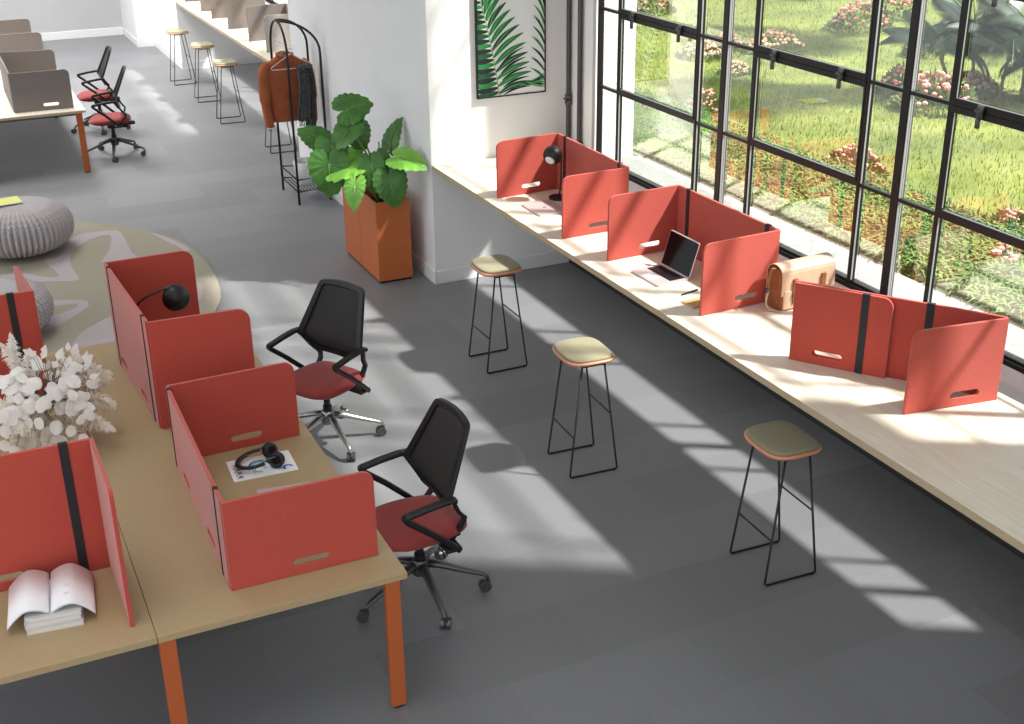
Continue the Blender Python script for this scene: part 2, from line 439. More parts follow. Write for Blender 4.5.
# ------------------------------------------------------------------ desk screens
def screen(label, group, z, h, panels, felt, base='desk_screen', cat='screen', th=.018):
    x0, y0 = panels[0][1]
    t = thing(base, label, cat, (x0, y0, z), 0, group)
    for p in panels:
        name, A, B = p[0], Vector(p[1]), Vector(p[2]); opt = p[3] if len(p) > 3 else {}
        A = A - Vector((x0, y0)); B = B - Vector((x0, y0)); d = (B - A); L = d.length; d.normalize(); nrm = Vector((-d.y, d.x))
        free = opt.get('free', '')
        lp = [rrect(0, L, .001, h, opt.get('r', .055), 6, (0, 0, 'B' in free, 'A' in free))]
        for u in opt.get('slots', []):
            lp.append(rrect(u - .085, u + .085, .047, .083, .0178, 5))
        off = opt.get('off', 0)
        def fn(u, v, w, A=A, d=d, n=nrm, off=off): 
            q = A + d * u + n * (w + off); return (q.x, q.y, v)
        pm = obj(name, prism(lp, th, fn), opt.get('mat', felt), t)
        bv = pm.modifiers.new('bevel', 'BEVEL'); bv.width = .0025; bv.segments = 2; bv.limit_method = 'ANGLE'
        for u in opt.get('straps', []):
            w2 = opt.get('sw', .02)
            obj('strap', prism([rrect(u - w2, u + w2, 0.0015, h + .003, .002, 1, (0, 0, 0, 0))], th + .005, fn), M_strap, pm)
    return t
gW = 'red felt screens on the window counter'
screen('red felt three-panel screen at the far end of the counter, desk lamp inside', gW, 1.08, .45,
       [('rear_panel', (4.385, 8.68), (4.375, 7.56), {'straps': [.13, 1.0]}),
        ('side_panel', (4.385, 8.69), (3.84, 8.655), {'free': 'B', 'slots': [.245]}),
        ('side_panel', (4.375, 7.555), (3.84, 7.54), {'free': 'B', 'slots': [.24]})], M_red)
screen('red felt three-panel screen around the open laptop on the counter', gW, 1.08, .45,
       [('rear_panel', (4.455, 7.0), (4.475, 5.91), {'straps': [.12, .99]}),
        ('side_panel', (4.455, 7.01), (3.90, 6.985), {'free': 'B', 'slots': [.225]}),
        ('side_panel', (4.475, 5.90), (3.92, 5.875), {'free': 'B', 'slots': [.225]})], M_red)
screen('red felt screen with one side folded flat, nearest on the window counter', gW, 1.08, .45,
       [('rear_panel', (4.035, 5.145), (4.655, 4.245), {'straps': [.72], 'slots': [.222]}),
        ('folded_panel', (4.022, 5.125), (4.323, 4.69), {'free': 'B', 'slots': [.205], 'straps': [.385], 'off': -.006}),
        ('side_panel', (4.65, 4.235), (4.112, 4.307), {'free': 'B', 'slots': [.20]})], M_red)
gD = 'red felt screens on the near desks'
ZD = .74
screen('red felt three-panel screen around the headphones, at the near corner of the desk', gD, ZD, .445,
       [('rear_panel', (.80, 4.765), (.815, 6.055), {'straps': [.13, 1.25], 'sw': .012, 'slots': [.36, .95]}),
        ('side_panel', (.795, 4.755), (1.475, 4.75), {'free': 'B', 'slots': [.37]}),
        ('side_panel', (.815, 6.06), (1.485, 6.08), {'free': 'B', 'slots': [.38]})], M_red)
screen('tall red felt three-panel screen around the black ball lamp on the desk', gD, ZD, .64,
       [('rear_panel', (.815, 6.50), (.755, 7.58), {'straps': [.10, .99], 'sw': .012, 'slots': [.33, .85]}),
        ('side_panel', (.815, 6.49), (1.36, 6.46), {'free': 'B', 'r': .07, 'slots': [.27]}),
        ('side_panel', (.75, 7.59), (1.285, 7.60), {'free': 'B', 'r': .07, 'slots': [.27]})], M_red)
screen('tall red felt screen behind the open book, in the bottom left corner', gD, ZD, .655,
       [('rear_panel', (.345, 5.19), (-.62, 5.20), {'straps': [.115], 'slots': [.45]}),
        ('side_panel', (.35, 5.20), (.355, 4.67), {'free': 'B', 'r': .03})], M_red)
screen('tall red felt screen at the left edge behind the white dried flowers', gD, ZD, .64,
       [('rear_panel', (.30, 7.28), (-.70, 7.30), {'straps': [.115]}),
        ('side_panel', (.305, 7.27), (.255, 7.80), {'free': 'B', 'r': .03})], M_red)
gT = 'taupe felt screens on the far desk'
screen('grey taupe felt screen on the far desk, nearest of the row with a pale slot', gT, ZD, .445,
       [('rear_panel', (.80, 15.29), (.80, 16.74), {}),
        ('side_panel', (.80, 15.27), (1.44, 15.25), {'free': 'B', 'slots': [.40]}),
        ('side_panel', (.80, 16.76), (1.44, 16.66), {'free': 'B'})], M_taupe)
screen('brown taupe felt screen on the far desk, second and farther of the row', gT, ZD, .445,
       [('rear_panel', (.80, 18.17), (.80, 19.44), {}),
        ('side_panel', (.80, 18.15), (1.44, 18.13), {'free': 'B', 'slots': [.40]}),
        ('side_panel', (.80, 19.46), (1.42, 19.45), {'free': 'B'})], M_taupe)
gC = 'taupe felt screens on the far counter'
screen('pale taupe felt screen on the far counter, nearest one behind the clothes rack', gC, 1.08, .45,
       [('rear_panel', (4.40, 15.76), (4.40, 16.64), {}),
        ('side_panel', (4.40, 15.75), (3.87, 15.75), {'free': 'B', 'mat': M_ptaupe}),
        ('side_panel', (4.40, 16.65), (3.87, 16.64), {'free': 'B'})], M_taupe)
screen('taupe felt screen on the far counter, middle one of three', gC, 1.08, .45,
       [('rear_panel', (4.40, 17.78), (4.40, 18.80), {}),
        ('side_panel', (4.40, 17.77), (3.86, 17.77), {'free': 'B', 'r': .03}),
        ('side_panel', (4.40, 18.81), (3.86, 18.81), {'free': 'B'})], M_taupe)
screen('taupe felt screen on the far counter, farthest one at the picture top', gC, 1.08, .45,
       [('rear_panel', (4.40, 19.60), (4.40, 20.74), {}),
        ('side_panel', (4.40, 19.59), (3.87, 19.58), {'free': 'B'}),
        ('side_panel', (4.40, 20.75), (3.87, 20.75), {'free': 'B'})], M_taupe)

# ------------------------------------------------------------------ desks
def desk(x0, x1, y0, y1, label, legs, grp='bench desks with orange legs', top=M_desk, edge=M_deskedge):
    t = thing('bench_desk', label, 'desk', (x0, y0, 0), 0, grp)
    a, b = x1 - x0, y1 - y0
    obj('tabletop', bx(.0, a - .0, .002, b - .002, ZD - .006, ZD, bev=.0015), top, t)
    obj('tabletop_core', bx(.0005, a - .0005, .001, b - .001, ZD - .032, ZD - .0055), edge, t)
    for p, q in ((.08, .13), (b - .13, b - .08)): obj('cross_rail', bx(.06, a - .06, p, q, ZD - .07, ZD - .032), M_gmetal, t)
    for lx, ly in legs:
        o = obj('leg', bx(-.035, .035, -.02, .02, .012, ZD - .032, bev=.004), M_orange, t, loc=(lx - x0, ly - y0, 0))
        obj('foot', bx(-.02, .02, -.013, .013, 0, .014), M_black, o)
desk(.4365, 1.545, 4.55, 7.90, 'tan topped desk with orange legs in front, right of the desk seam', [(1.475, 4.575), (.474, 4.575), (1.475, 7.86), (.475, 7.86)])
desk(-.68, .4345, 4.55, 7.90, 'tan topped desk at the lower left carrying the open book and flowers', [(-.63, 4.575), (.36, 5.6), (-.63, 7.86), (.385, 7.82)])
desk(.437, 1.545, 15.07, 18.42, 'far pale desk with orange legs beside the two far chairs', [(1.47, 15.12), (.475, 15.12), (1.47, 18.25), (.475, 18.37)], top=M_wood, edge=M_woodedge)
desk(.437, 1.545, 18.43, 21.78, 'farthest pale desk behind the far desk at the left edge', [(1.47, 18.6), (.475, 18.5), (1.47, 21.7), (.475, 21.7)], top=M_wood, edge=M_woodedge)
desk(-.68, .433, 15.07, 18.42, 'far pale desk mostly outside the left edge of the photo', [(-.63, 15.12), (.385, 15.18), (-.63, 18.37), (.385, 18.3)], top=M_wood, edge=M_woodedge)

# ------------------------------------------------------------------ task chair (faces -X locally)
def task_chair(label, metal, grp):
    t = thing('task_chair', label, 'office chair', (0, 0, 0), 0, grp)
    # seat cushion
    def seat_pt(u, v):   # u -1..1 back->front along -x ; v -1..1 width
        w = .245 * (1 - .10 * max(0, -u)) 
        x = -u * .245 - .018; y = v * w
        k = max(abs(u), abs(v))
        # superellipse squash
        r = (abs(u) ** 4 + abs(v) ** 4) ** .25
        if r > 1e-6: f = k / r
        else: f = 1
        return x * f, y * f
    bm = bmesh.new(); n = 14; top = []; bot = []
    for i in range(n + 1):
        rt = []; rb = []
        for j in range(n + 1):
            u = -1 + 2 * i / n; v = -1 + 2 * j / n
            x, y = seat_pt(u, v); e = max(abs(u), abs(v)) ** 6
            zt = .50 - .045 * e - .012 * (u > 0) * u ** 2 + .010 * abs(v) ** 2 - .006
            rt.append(bm.verts.new((x, y, zt))); 
            if i in (0, n) or j in (0, n): rb.append(rt[-1])
            else: rb.append(bm.verts.new((x * .97, y * .97, .425 - .01 * (1 - e))))
        top.append(rt); bot.append(rb)
    for i in range(n):
        for j in range(n):
            bm.faces.new((top[i][j], top[i + 1][j], top[i + 1][j + 1], top[i][j + 1]))
            f = (bot[i][j], bot[i][j + 1], bot[i + 1][j + 1], bot[i + 1][j])
            bm.faces.new(f)
    bmesh.ops.recalc_face_normals(bm, faces=bm.faces)
    obj('seat', bm, M_seat, t, True)
    bm = bmesh.new(); box(bm, -.15, .17, -.17, .17, .405, .432, bev=.012); box(bm, -.06, .19, -.07, .07, .345, .41, bev=.018)
    box(bm, .16, .27, -.035, .035, .37, .41, bev=.01)
    m = obj('seat_mechanism', bm, M_black, t, 'auto')
    obj('lever', tb([(-.02, .05, .39), (-.02, .2, .385), (-.03, .25, .38)], .006, 8), M_black, m, True)
    # back frame: hexagonal, widest where the arms join
    ZJ, ZTp, ZBt = .70, 1.045, .595
    def px_(v, z, hw):
        x = .055 + .145 * (z - ZJ) / (ZTp - ZJ) if z > ZJ else .055 + .02 * (ZJ - z) / .1
        return x + .034 * (1 - (v / hw) ** 2) - .0
    def hwz(z): return .19 + (.285 - .19) * (ZTp - z) / (ZTp - ZJ) if z > ZJ else .14 + .145 * (z - ZBt) / (ZJ - ZBt)
    out_c = [(-.19, ZTp), (.19, ZTp), (.285, ZJ), (.14, ZBt), (-.14, ZBt), (-.285, ZJ)]
    in_c = [(-.163, ZTp - .026), (.163, ZTp - .026), (.238, ZJ + .010), (.118, ZBt + .034), (-.118, ZBt + .034), (-.238, ZJ + .010)]
    def densify(c):
        q = fillet([Vector((a, b, 0)) for a, b in (c + [c[0]])][:], .02, 3)
        pts = []
        src = [Vector((a, b, 0)) for a, b in c]
        for a, b in zip(src, src[1:] + src[:1]):
            for k in range(16): pts.append(a.lerp(b, k / 16))
        # soften corners
        m = len(pts); sm = []
        for k in range(m): sm.append((pts[k - 1] + pts[k] * 2 + pts[(k + 1) % m]) / 4)
        return [(p.x, p.y + (.014 * (1 - (p.x / .19) ** 2) if p.y > ZTp - .06 and abs(p.x) < .19 else 0)) for p in sm]
    lo_, li_ = densify(out_c), densify(in_c)
    V = []; F = []; m = len(lo_)
    for loop in (lo_, li_):
        for dx in (-.011, .013):
            V += [(px_(v, z, .29) + dx, v, z) for v, z in loop]
    for k in range(m):
        k2 = (k + 1) % m
        F += [(k, k2, 2 * m + k2, 2 * m + k), (m + k, 3 * m + k, 3 * m + k2, m + k2), (k, m + k, m + k2, k2), (2 * m + k, 2 * m + k2, 3 * m + k2, 3 * m + k)]
    obj('back_frame', (V, F), M_black, t, 'auto')
    V = []; F = []; nu, nv = 12, 12; zlo, zhi = ZBt + .02, ZTp - .014
    for i in range(nv + 1):
        z = zlo + (zhi - zlo) * i / nv; hw = hwz(z) - .022
        for j in range(nu + 1):
            v = (-1 + 2 * j / nu) * hw
            V.append((px_(v, z, .29) + .001, v, z + (.010 * (1 - (v / hw) ** 2) if i == nv else 0)))
    for i in range(nv):
        for j in range(nu):
            a = i * (nu + 1) + j; F.append((a, a + 1, a + nu + 2, a + nu + 1))
    nb = obj('net_backrest', (V, F), M_mesh, t, True); so_ = nb.modifiers.new('solid', 'SOLIDIFY'); so_.thickness = .004
    # arms: flat bars, pad, acute front corner, diagonal strut back to the seat
    def strip(bm, pts, w, t_, side=Vector((0, 1, 0))):
        pts = [Vector(p) for p in pts]; rings = []
        for i, p in enumerate(pts):
            d = (pts[min(i + 1, len(pts) - 1)] - pts[max(i - 1, 0)]).normalized(); n_ = d.cross(side).normalized()
            b_ = .3
            prof = [(-w / 2, -t_ / 2 * b_), (-w / 2 * .8, -t_ / 2), (w / 2 * .8, -t_ / 2), (w / 2, -t_ / 2 * b_), (w / 2, t_ / 2 * b_), (w / 2 * .8, t_ / 2), (-w / 2 * .8, t_ / 2), (-w / 2, t_ / 2 * b_)]
            rings.append([bm.verts.new(p + side * a + n_ * b) for a, b in prof])
        for a, b in zip(rings, rings[1:]):
            for j in range(8): bm.faces.new((a[j], a[(j + 1) % 8], b[(j + 1) % 8], b[j]))
        bm.faces.new(rings[0][::-1]); bm.faces.new(rings[-1]); bmesh.ops.recalc_face_normals(bm, faces=bm.faces)
    for s in (-1, 1):
        y = s * .295
        bm = bmesh.new(); strip(bm, [(.088, y, .708), (.03, y, .712), (-.08, y, .700), (-.19, y, .682)], .046, .024)
        strip(bm, [(-.188, y, .688), (-.192, y, .672), (-.178, y, .655), (-.06, y, .558), (.07, y - s * .01, .438), (.105, y - s * .015, .402)], .040, .028)
        strip(bm, [(.075, y - s * .01, .715), (.085, y - s * .02, .68), (.125, y - s * .06, .60), (.175, y - s * .09, .535)], .035, .02)
        strip(bm, [(.175, y - s * .09, .545), (.165, y - s * .10, .50), (.10, y - s * .10, .42), (.04, y - s * .12, .405)], .035, .02)
        box(bm, .03, .12, min(s * .12, s * .29), max(s * .12, s * .29), .398, .42, bev=.006)
        obj('armrest', bm, M_black, t, 'auto')
    # gas column
    bm = bmesh.new(); lathe(bm, [(.03, .13), (.03, .26), (.022, .265), (.022, .36)], 16)
    obj('gas_column', bm, M_black, t, 'auto')
    bm = bmesh.new(); lathe(bm, [(.03, .125), (.045, .135), (.05, .20), (.04, .225)], 20)
    hub = obj('base_hub', bm, metal, t, 'auto')
    for i in range(5):
        a = ANG + i * 2 * PI / 5
        d = Vector((math.cos(a), math.sin(a), 0))
        bm = bmesh.new(); tube(bm, [d * .03 + Vector((0, 0, .195)), d * .10 + Vector((0, 0, .182)), d * .22 + Vector((0, 0, .138)), d * .335 + Vector((0, 0, .10)), d * .358 + Vector((0, 0, .085)), d * .362 + Vector((0, 0, .062))],
                               [.030, .027, .021, .016, .013, .011], 8, flat=.75)
        lg = obj('base_leg', bm, metal, t, True)
        bm = bmesh.new(); side = Vector((-d.y, d.x, 0)); a2 = a + 1.1 + i * .7; sd = Vector((math.cos(a2), math.sin(a2), 0)); fwv = Vector((-sd.y, sd.x, 0))
        c = d * .362 + fwv * .018 + Vector((0, 0, .0308))
        for s in (-1, 1):
            cyl(bm, c + sd * s * .006, c + sd * s * .026, .0305, 18)
        cyl(bm, c - sd * .01, c + sd * .01, .015, 10)
        tube(bm, [d * .362 + Vector((0, 0, .07)), d * .362 + Vector((0, 0, .045)), c], [.011, .012, .01], 8)
        w = obj('caster', bm, M_gmetal, lg, 'auto')
    return t
ANG = math.radians(-95 + 1)
ch = task_chair('office chair with black net back and red seat, drawn up at the nearest desk corner', M_gmetal, 'office chairs at the near desks')
ch.location = (1.905, 5.39, 0); ch.rotation_euler = (0, 0, math.radians(3))
ANG = math.radians(-86 - 28)
c1 = task_chair('office chair with polished silver base and red seat, turned aside on the sunny floor', M_alu, 'office chairs at the near desks')
c1.location = (1.997, 7.34, 0); c1.rotation_euler = (0, 0, math.radians(29))
f1 = relabel(copy_tree(ch), 'nearer of the two red seated black office chairs at the far desk', (1.90, 15.78, 0), math.radians(-8)); f1['group'] = 'office chairs at the far desk'
f2 = relabel(copy_tree(ch), 'farther of the two red seated black office chairs at the far desk', (1.95, 17.27, 0), math.radians(-2)); f2['group'] = 'office chairs at the far desk'

# ------------------------------------------------------------------ bar stools
def stool(label, grp, ply, wire=M_dmetal):
    t = thing('bar_stool', label, 'bar stool', (0, 0, 0), 0, grp)
    def shape(sx, sy, n=40, e=3.7):
        out = []
        for i in range(n):
            a = 2 * PI * i / n; c, s = math.cos(a), math.sin(a)
            out.append((math.copysign(abs(c) ** (2 / e), c) * sx, math.copysign(abs(s) ** (2 / e), s) * sy))
        return out
    def slab(sx, sy, prof, dish):
        bm = bmesh.new(); rings = []
        for f, z in prof:
            rings.append([bm.verts.new((x * f, y * f, z + dish * ((y / sy) ** 2) * f * f)) for x, y in shape(sx, sy)])
        for a, b in zip(rings, rings[1:]):
            for j in range(40): bm.faces.new((a[j], a[(j + 1) % 40], b[(j + 1) % 40], b[j]))
        bm.faces.new(rings[0][::-1]); bm.faces.new(rings[-1]); return bm
    obj('seat_shell', slab(.165, .195, [(.3, .748), (.6, .748), (.9, .750), (.975, .755), (1, .764), (.99, .772), (.96, .775), (.9, .774)], .010), ply, t, True)
    obj('seat_pad', slab(.165, .195, [(.90, .772), (.935, .778), (.92, .788), (.86, .794), (.6, .797), (.3, .797)], .010), M_olive, t, True)
    for s in (-1, 1):
        pts = [(-.075, s * .145, .750), (-.165, s * .175, .006), (.165, s * .175, .006), (.075, s * .145, .750)]
        lg = obj('leg_loop', tb(fillet(pts, .02, 4), .0066, 8), wire, t, True)
        for x in (-.14, .14):
            obj('foot', bx(x - .01, x + .01, s * .175 - .008, s * .175 + .008, 0, .008, bev=.002), M_black, lg)
    for sx_, z in ((-1, .27), (1, .40)):
        k = 1 - z / .750; x = sx_ * (.075 + .09 * k); y = .145 + .03 * k
        obj('footrest', tb([(x, -y, z), (x, y, z)], .005, 8), wire, t, True)
    for s in (-1, 1): obj('seat_bracket', bx(-.08, .08, s * .145 - .01, s * .145 + .01, .740, .749), wire, t)
    return t
gS = 'bar stools along the window counter'
s1 = stool('bar stool nearest the white pillar, olive pad seat on thin black wire legs', gS, M_ply)
s1.location = (3.54, 8.02, 0)
s2 = relabel(copy_tree(s1), 'middle bar stool of the three along the near counter', (3.375, 6.325, 0), math.radians(-3))
s3 = relabel(copy_tree(s1), 'bar stool nearest the camera, dark olive pad with orange rim', (3.775, 4.81, 0), math.radians(-2))
gF = 'bar stools at the far counter'
f = stool('farthest bar stool at the far counter, beside the white pillar', gF, M_plyf, M_gmetal); f.location = (3.535, 19.87, 0)
for lab, p in (('middle bar stool of the three standing in the open at the far counter', (3.61, 18.46)), ('bar stool at the far counter just left of the clothes rack', (3.595, 16.97)),
               ('bar stool mostly hidden behind the rust jacket', (3.79, 15.13))):
    relabel(copy_tree(f), lab, (p[0], p[1], 0), math.radians(-4))

# ------------------------------------------------------------------ desk lamps
def ball_lamp(label, loc, rz, arm, head, r, faced, base_at=(0, 0)):
    t = thing('desk_lamp', label, 'desk lamp', loc, rz, 'black ball desk lamps')
    bm = bmesh.new(); lathe(bm, [(.078, 0), (.082, .004), (.082, .012), (.078, .016), (.01, .018)], 28); obj('base', bm, M_black, t, 'auto')
    obj('arm', tb(catmull(arm, 6), .0065, 8), M_black, t, True)
    h = Vector(head); d = Vector(faced).normalized()
    # open sphere shade
    bm = bmesh.new(); prof = []
    for i in range(15):
        a = -PI / 2 + i / 14 * PI * .80; prof.append((max(.001, r * math.cos(a)), r * math.sin(a)))
    rr, zz = prof[-1]; prof += [(rr * .93, zz), (rr * .9, zz - r * .12)]
    lathe(bm, prof, 28)
    q = Vector((0, 0, 1)).rotation_difference(d).to_matrix().to_4x4()
    bmesh.ops.transform(bm, matrix=Matrix.Translation(h) @ q, verts=bm.verts)
    sh = obj('lamp_shade', bm, M_black, t, True)
    bm = bmesh.new(); lathe(bm, [(rr * .9, zz - r * .10), (rr * .88, zz - r * .02), (rr * .5, zz + r * .05), (.002, zz + r * .07)], 24)
    bmesh.ops.transform(bm, matrix=Matrix.Translation(h) @ q, verts=bm.verts)
    obj('diffuser', bm, M_glow, sh, True)
    bm = bmesh.new(); a3 = Vector(arm[-1]); cyl(bm, a3 - Vector((.022, 0, 0)), a3 + Vector((.022, 0, 0)), .011, 10); obj('joint', bm, M_gmetal, sh, 'auto')
    return t
ball_lamp('black ball desk lamp on a curved arm inside the tall red screen', (.89, 7.28, ZD), 0,
          [(0, 0, .01), (-.045, 0, .2), (-.05, -.01, .40), (.03, -.03, .50), (.17, -.04, .545)], (.205, -.05, .475), .082, (.25, -.1, -.95))
ball_lamp('black ball desk lamp on a straight pole by the closed laptop, pale disc facing out', (4.272, 8.44, 1.08), 0,
          [(0, 0, .01), (.015, .0, .15), (.015, 0, .36), (.0, -.0, .385), (-.02, -.005, .385)], (-.065, -.02, .355), .075, (-.75, -.55, -.55))

# ------------------------------------------------------------------ laptops
def laptop(label, corners, z, lid=None, name='laptop'):
    """corners: front-left, front-right, rear-right, rear-left in world xy"""
    t = thing(name, label, 'laptop', (corners[0][0], corners[0][1], z))
    o = Vector(corners[0]); P = [Vector(c) - o for c in corners]
    def fn(u, v, w): q = P[0] * (1 - u) * (1 - v) + P[1] * u * (1 - v) + P[2] * u * v + P[3] * (1 - u) * v; return (q.x, q.y, w)
    L = (P[1] - P[0]).length; Dp = (P[3] - P[0]).length
    def rr(u0, u1, v0, v1, r): return [(a / L, b / Dp) for a, b in rrect(u0 * L, u1 * L, v0 * Dp, v1 * Dp, r, 4)]
    obj('body', prism([rr(0, 1, 0, 1, .01)], .014, lambda u, v, w: fn(u, v, w + .008)), M_rosealu, t)
    return t, P, fn, rr
lt, P, fn, rr = laptop('open laptop with black screen and keyboard on the window counter', [(3.945, 6.40), (3.935, 6.73), (4.17, 6.745), (4.18, 6.415)], 1.08)
kb = obj('keyboard', prism([rr(.08, .92, .46, .92, .004)], .0016, lambda u, v, w: fn(u, v, w + .0155)), M_ink, lt)
kv = bmesh.new()
for i in range(12):
    for j in range(5):
        u0 = .09 + i * .069; v0 = .475 + j * .088
        a, b = fn(u0, v0, 0), fn(u0 + .058, v0 + .074, 0)
        box(kv, min(a[0], b[0]), max(a[0], b[0]), min(a[1], b[1]), max(a[1], b[1]), .0162, .0178)
obj('keys', kv, M_black, kb)
obj('trackpad', prism([rr(.33, .67, .06, .38, .004)], .0008, lambda u, v, w: fn(u, v, w + .0152)), M_cover, lt)
hp0 = (P[3] + P[2]) / 2; th = math.radians(108)
def lidfn(u, v, w):  # v up the lid
    q = P[3] * (1 - u) + P[2] * u; bk = (P[3] - P[0]).normalized()
    q = q + bk * (.004 + -math.cos(th) * v + w * math.sin(th)); return (q.x, q.y, .016 + math.sin(th) * v + w * math.cos(th) * -1)
lid = obj('lid', prism([[(a / .33, b) for a, b in rrect(0, .33, 0, .235, .01, 4)]], .006, lidfn), M_rosealu, lt)
obj('display', prism([[(a / .33, b) for a, b in rrect(.004, .326, .008, .231, .008, 4)]], .0022, lambda u, v, w: lidfn(u, v, w - .0040)), M_screen, lid)
lt2, P, fn, rr = laptop('closed pale laptop lying flat inside the far counter screen', [(3.925, 8.07), (3.925, 8.40), (4.165, 8.41), (4.165, 8.08)], 1.08, name='closed_laptop')
def disc(cx, cy, r, n=14, a0=0, a1=2 * PI): return [(cx + r * math.cos(a0 + (a1 - a0) * i / n), cy + r * math.sin(a0 + (a1 - a0) * i / n)) for i in range(n)]
lg = []
for i in range(28):
    a = 2 * PI * i / 28; x, y = math.cos(a), math.sin(a); r = 1.0
    if abs(a - PI / 2) < .35: r = .88
    if abs(a - 1.5 * PI) < .3: r = .92
    p = (x * r, y * r)
    dd = math.hypot(p[0] - 1.15, p[1] - .15)
    if dd < .42: p = (p[0] - (.42 - dd), p[1])
    lg.append(p)
obj('logo', prism([[(.5 + x * .035, .5 + y * .055) for x, y in lg]], .0008, lambda u, v, w: fn(u, v, w + .0154)), M_ink, lt2)
obj('logo_leaf', prism([[(.5 + x * .035, .5 + y * .055) for x, y in [(0, 1.1), (.1, 1.5), (.5, 1.75), (.42, 1.35)]]], .0008, lambda u, v, w: fn(u, v, w + .0154)), M_ink, lt2)
lt3, P, fn, rr = laptop('pale flat tablet lying behind the near red panel by the headphones', [(1.09, 5.40), (1.36, 5.36), (1.385, 5.52), (1.115, 5.56)], ZD, name='tablet')
tag(lt3, None, 'tablet')
# notebook and pen
t = thing('notebook', 'small orange-brown notebook peeking out from behind the red side panel', 'notebook', (3.945, 5.985, 1.08), math.radians(4))
obj('cover', bx(0, .17, 0, .13, 0, .012, bev=.002), M_plyf, t); obj('pages', bx(.004, .167, .003, .127, .002, .0105), M_pages, t); obj('label_patch', bx(.02, .15, .02, .11, .0118, .0126), mat('amber_card', (.62, .33, .12), .6), t)
tag(obj('pen', tb([(4.00, 6.21, 1.087), (4.14, 6.245, 1.087)], [.005, .006], 8), M_ink, None, True), 'black pen lying on the counter beside the open laptop', 'pen')

# ------------------------------------------------------------------ satchel
t = thing('leather_satchel', 'tan leather satchel standing on the counter between two red screens', 'bag', (4.385, 5.715, 1.08), math.radians(4))
Lb, Wb, Hb = .40, .13, .275
def section(k=1.0, top=True, y0=0, y1=Wb, h=Hb):
    r = (y1 - y0) / 2; c = (y0 + y1) / 2; out = [(y0 - .004, 0), (y1 + .004, 0), (y1, .02)]
    for i in range(9):
        a = i / 8 * PI; out.append((c + r * math.cos(a), h - r * .7 + r * .7 * math.sin(a)))
    out.append((y0, .02)); return out
def xprism(loop, x0, x1):
    return prism([loop], x1 - x0, lambda u, v, w: (w + (x0 + x1) / 2, u, v))
obj('body', xprism(section(), .004, Lb - .004), M_leatherd, t)
# flap: shell over top and down the front (y near 0) and back
fl = []
r = Wb / 2 + .006
pts = [(-.008, .10)] + [(-.008, .18)] + [(Wb / 2 - r * math.cos(i / 8 * PI), Hb - .045 + r * .78 * math.sin(i / 8 * PI)) for i in range(9)] + [(Wb + .008, .03)]
outer = pts; inner = [(a + (.004 if a < Wb / 2 else -.004), b - (.004 if b > Hb - .03 else 0)) for a, b in pts][::-1]
obj('flap', xprism(outer + inner, -.006, Lb + .006), M_leather, t)
obj('front_pocket', bx(.01, Lb - .01, -.014, -.001, .01, .13, bev=.006), M_leather, t)
for xx in (.09, .31):
    s = obj('buckle_strap', bx(xx - .016, xx + .016, -.022, -.008, .045, .20, bev=.003), M_leatherd, t)
    obj('buckle', bx(xx - .021, xx + .021, -.026, -.014, .085, .115, bev=.004), M_gmetal, s)
obj('piping', tb([(0.0, a, b) for a, b in section()[2:-1]], .006, 8), M_seamd, t, True)
hd = catmull([(-.004, .055, .255), (-.045, .05, .268), (-.062, .048, .225), (-.070, .046, .17), (-.066, .044, .15)], 6)
obj('side_strap', tb(hd, .012, 8, flat=.45), M_leatherd, t, True)
bm = bmesh.new(); box(bm, -.082, -.055, .032, .058, .125, .152, bev=.004); obj('clasp', bm, M_gmetal, t, 'auto')
obj('shoulder_strap', tb(catmull([(-.066, .045, .13), (-.08, .04, .06), (-.05, .03, .012), (.02, -.03, .009), (.12, -.06, .008), (.25, -.05, .008)], 6), .009, 8, flat=.4), M_leather, t, True)

# ------------------------------------------------------------------ books with open book
bk = None
z = ZD
for i, (w, d, h, dx, dy, a, lab) in enumerate(((.23, .29, .026, 0, 0, .0, 'lowest pale book of the stack under the open book'), (.228, .285, .030, -.003, .004, .02, 'middle pale book of the stack under the open book'), (.225, .28, .022, .002, .002, -.01, 'top pale book of the stack right under the open one'))):
    t = thing('book', lab, 'book', (-.055 + dx, 4.80 + dy, z), math.radians(-6) + a, 'stacked pale books on the lower left desk')
    obj('cover', bx(0, w, 0, d, 0, .003), M_cover, t); obj('top_cover', bx(0, w, 0, d, h - .003, h), M_cover, t)
    obj('spine', bx(0, .003, 0, d, .003, h - .003), M_cover, t); obj('page_block', bx(.004, w - .004, .004, d - .004, .003, h - .003), M_pages, t)
    z += h
t = thing('open_book', 'open white book draped over the stack of pale books', 'book', (.066, 4.96, z), math.radians(-6))
def bookpts(side, dz):
    out = []
    for i in range(13):
        k = i / 12; x = side * (.004 + .172 * k)
        zz = .004 + .034 * math.sin(min(1, k * 2.2) * PI / 2) * (1 - .25 * k) - .10 * max(0, k - .5) ** 1.5 * 1.9
        out.append((x, zz + dz))
    return out
for s in (-1, 1):
    up_ = bookpts(s, .0); lo_ = bookpts(s, -.008)[::-1]
    loop = up_ + lo_
    obj('page_half', prism([loop], .31, lambda u, v, w: (u, w + .0, v + .004)), M_paper, t, True)
    cv = [(a * 1.01, b) for a, b in bookpts(s, -.0085)] + [(a * 1.01, b) for a, b in bookpts(s, -.012)[::-1]]
    obj('cover', prism([cv], .316, lambda u, v, w: (u, w, v + .004)), M_cover, t, True)
ip = mat('faint_print', (.55, .55, .58), .7)
def onpage(s, k, y, lift=.0007):
    i = k * 12; a = bookpts(s, 0); j = int(i); f_ = i - j; j2 = min(12, j + 1)
    return Vector((a[j][0] * (1 - f_) + a[j2][0] * f_, y, a[j][1] * (1 - f_) + a[j2][1] * f_ + .004 + lift))
bm = bmesh.new()
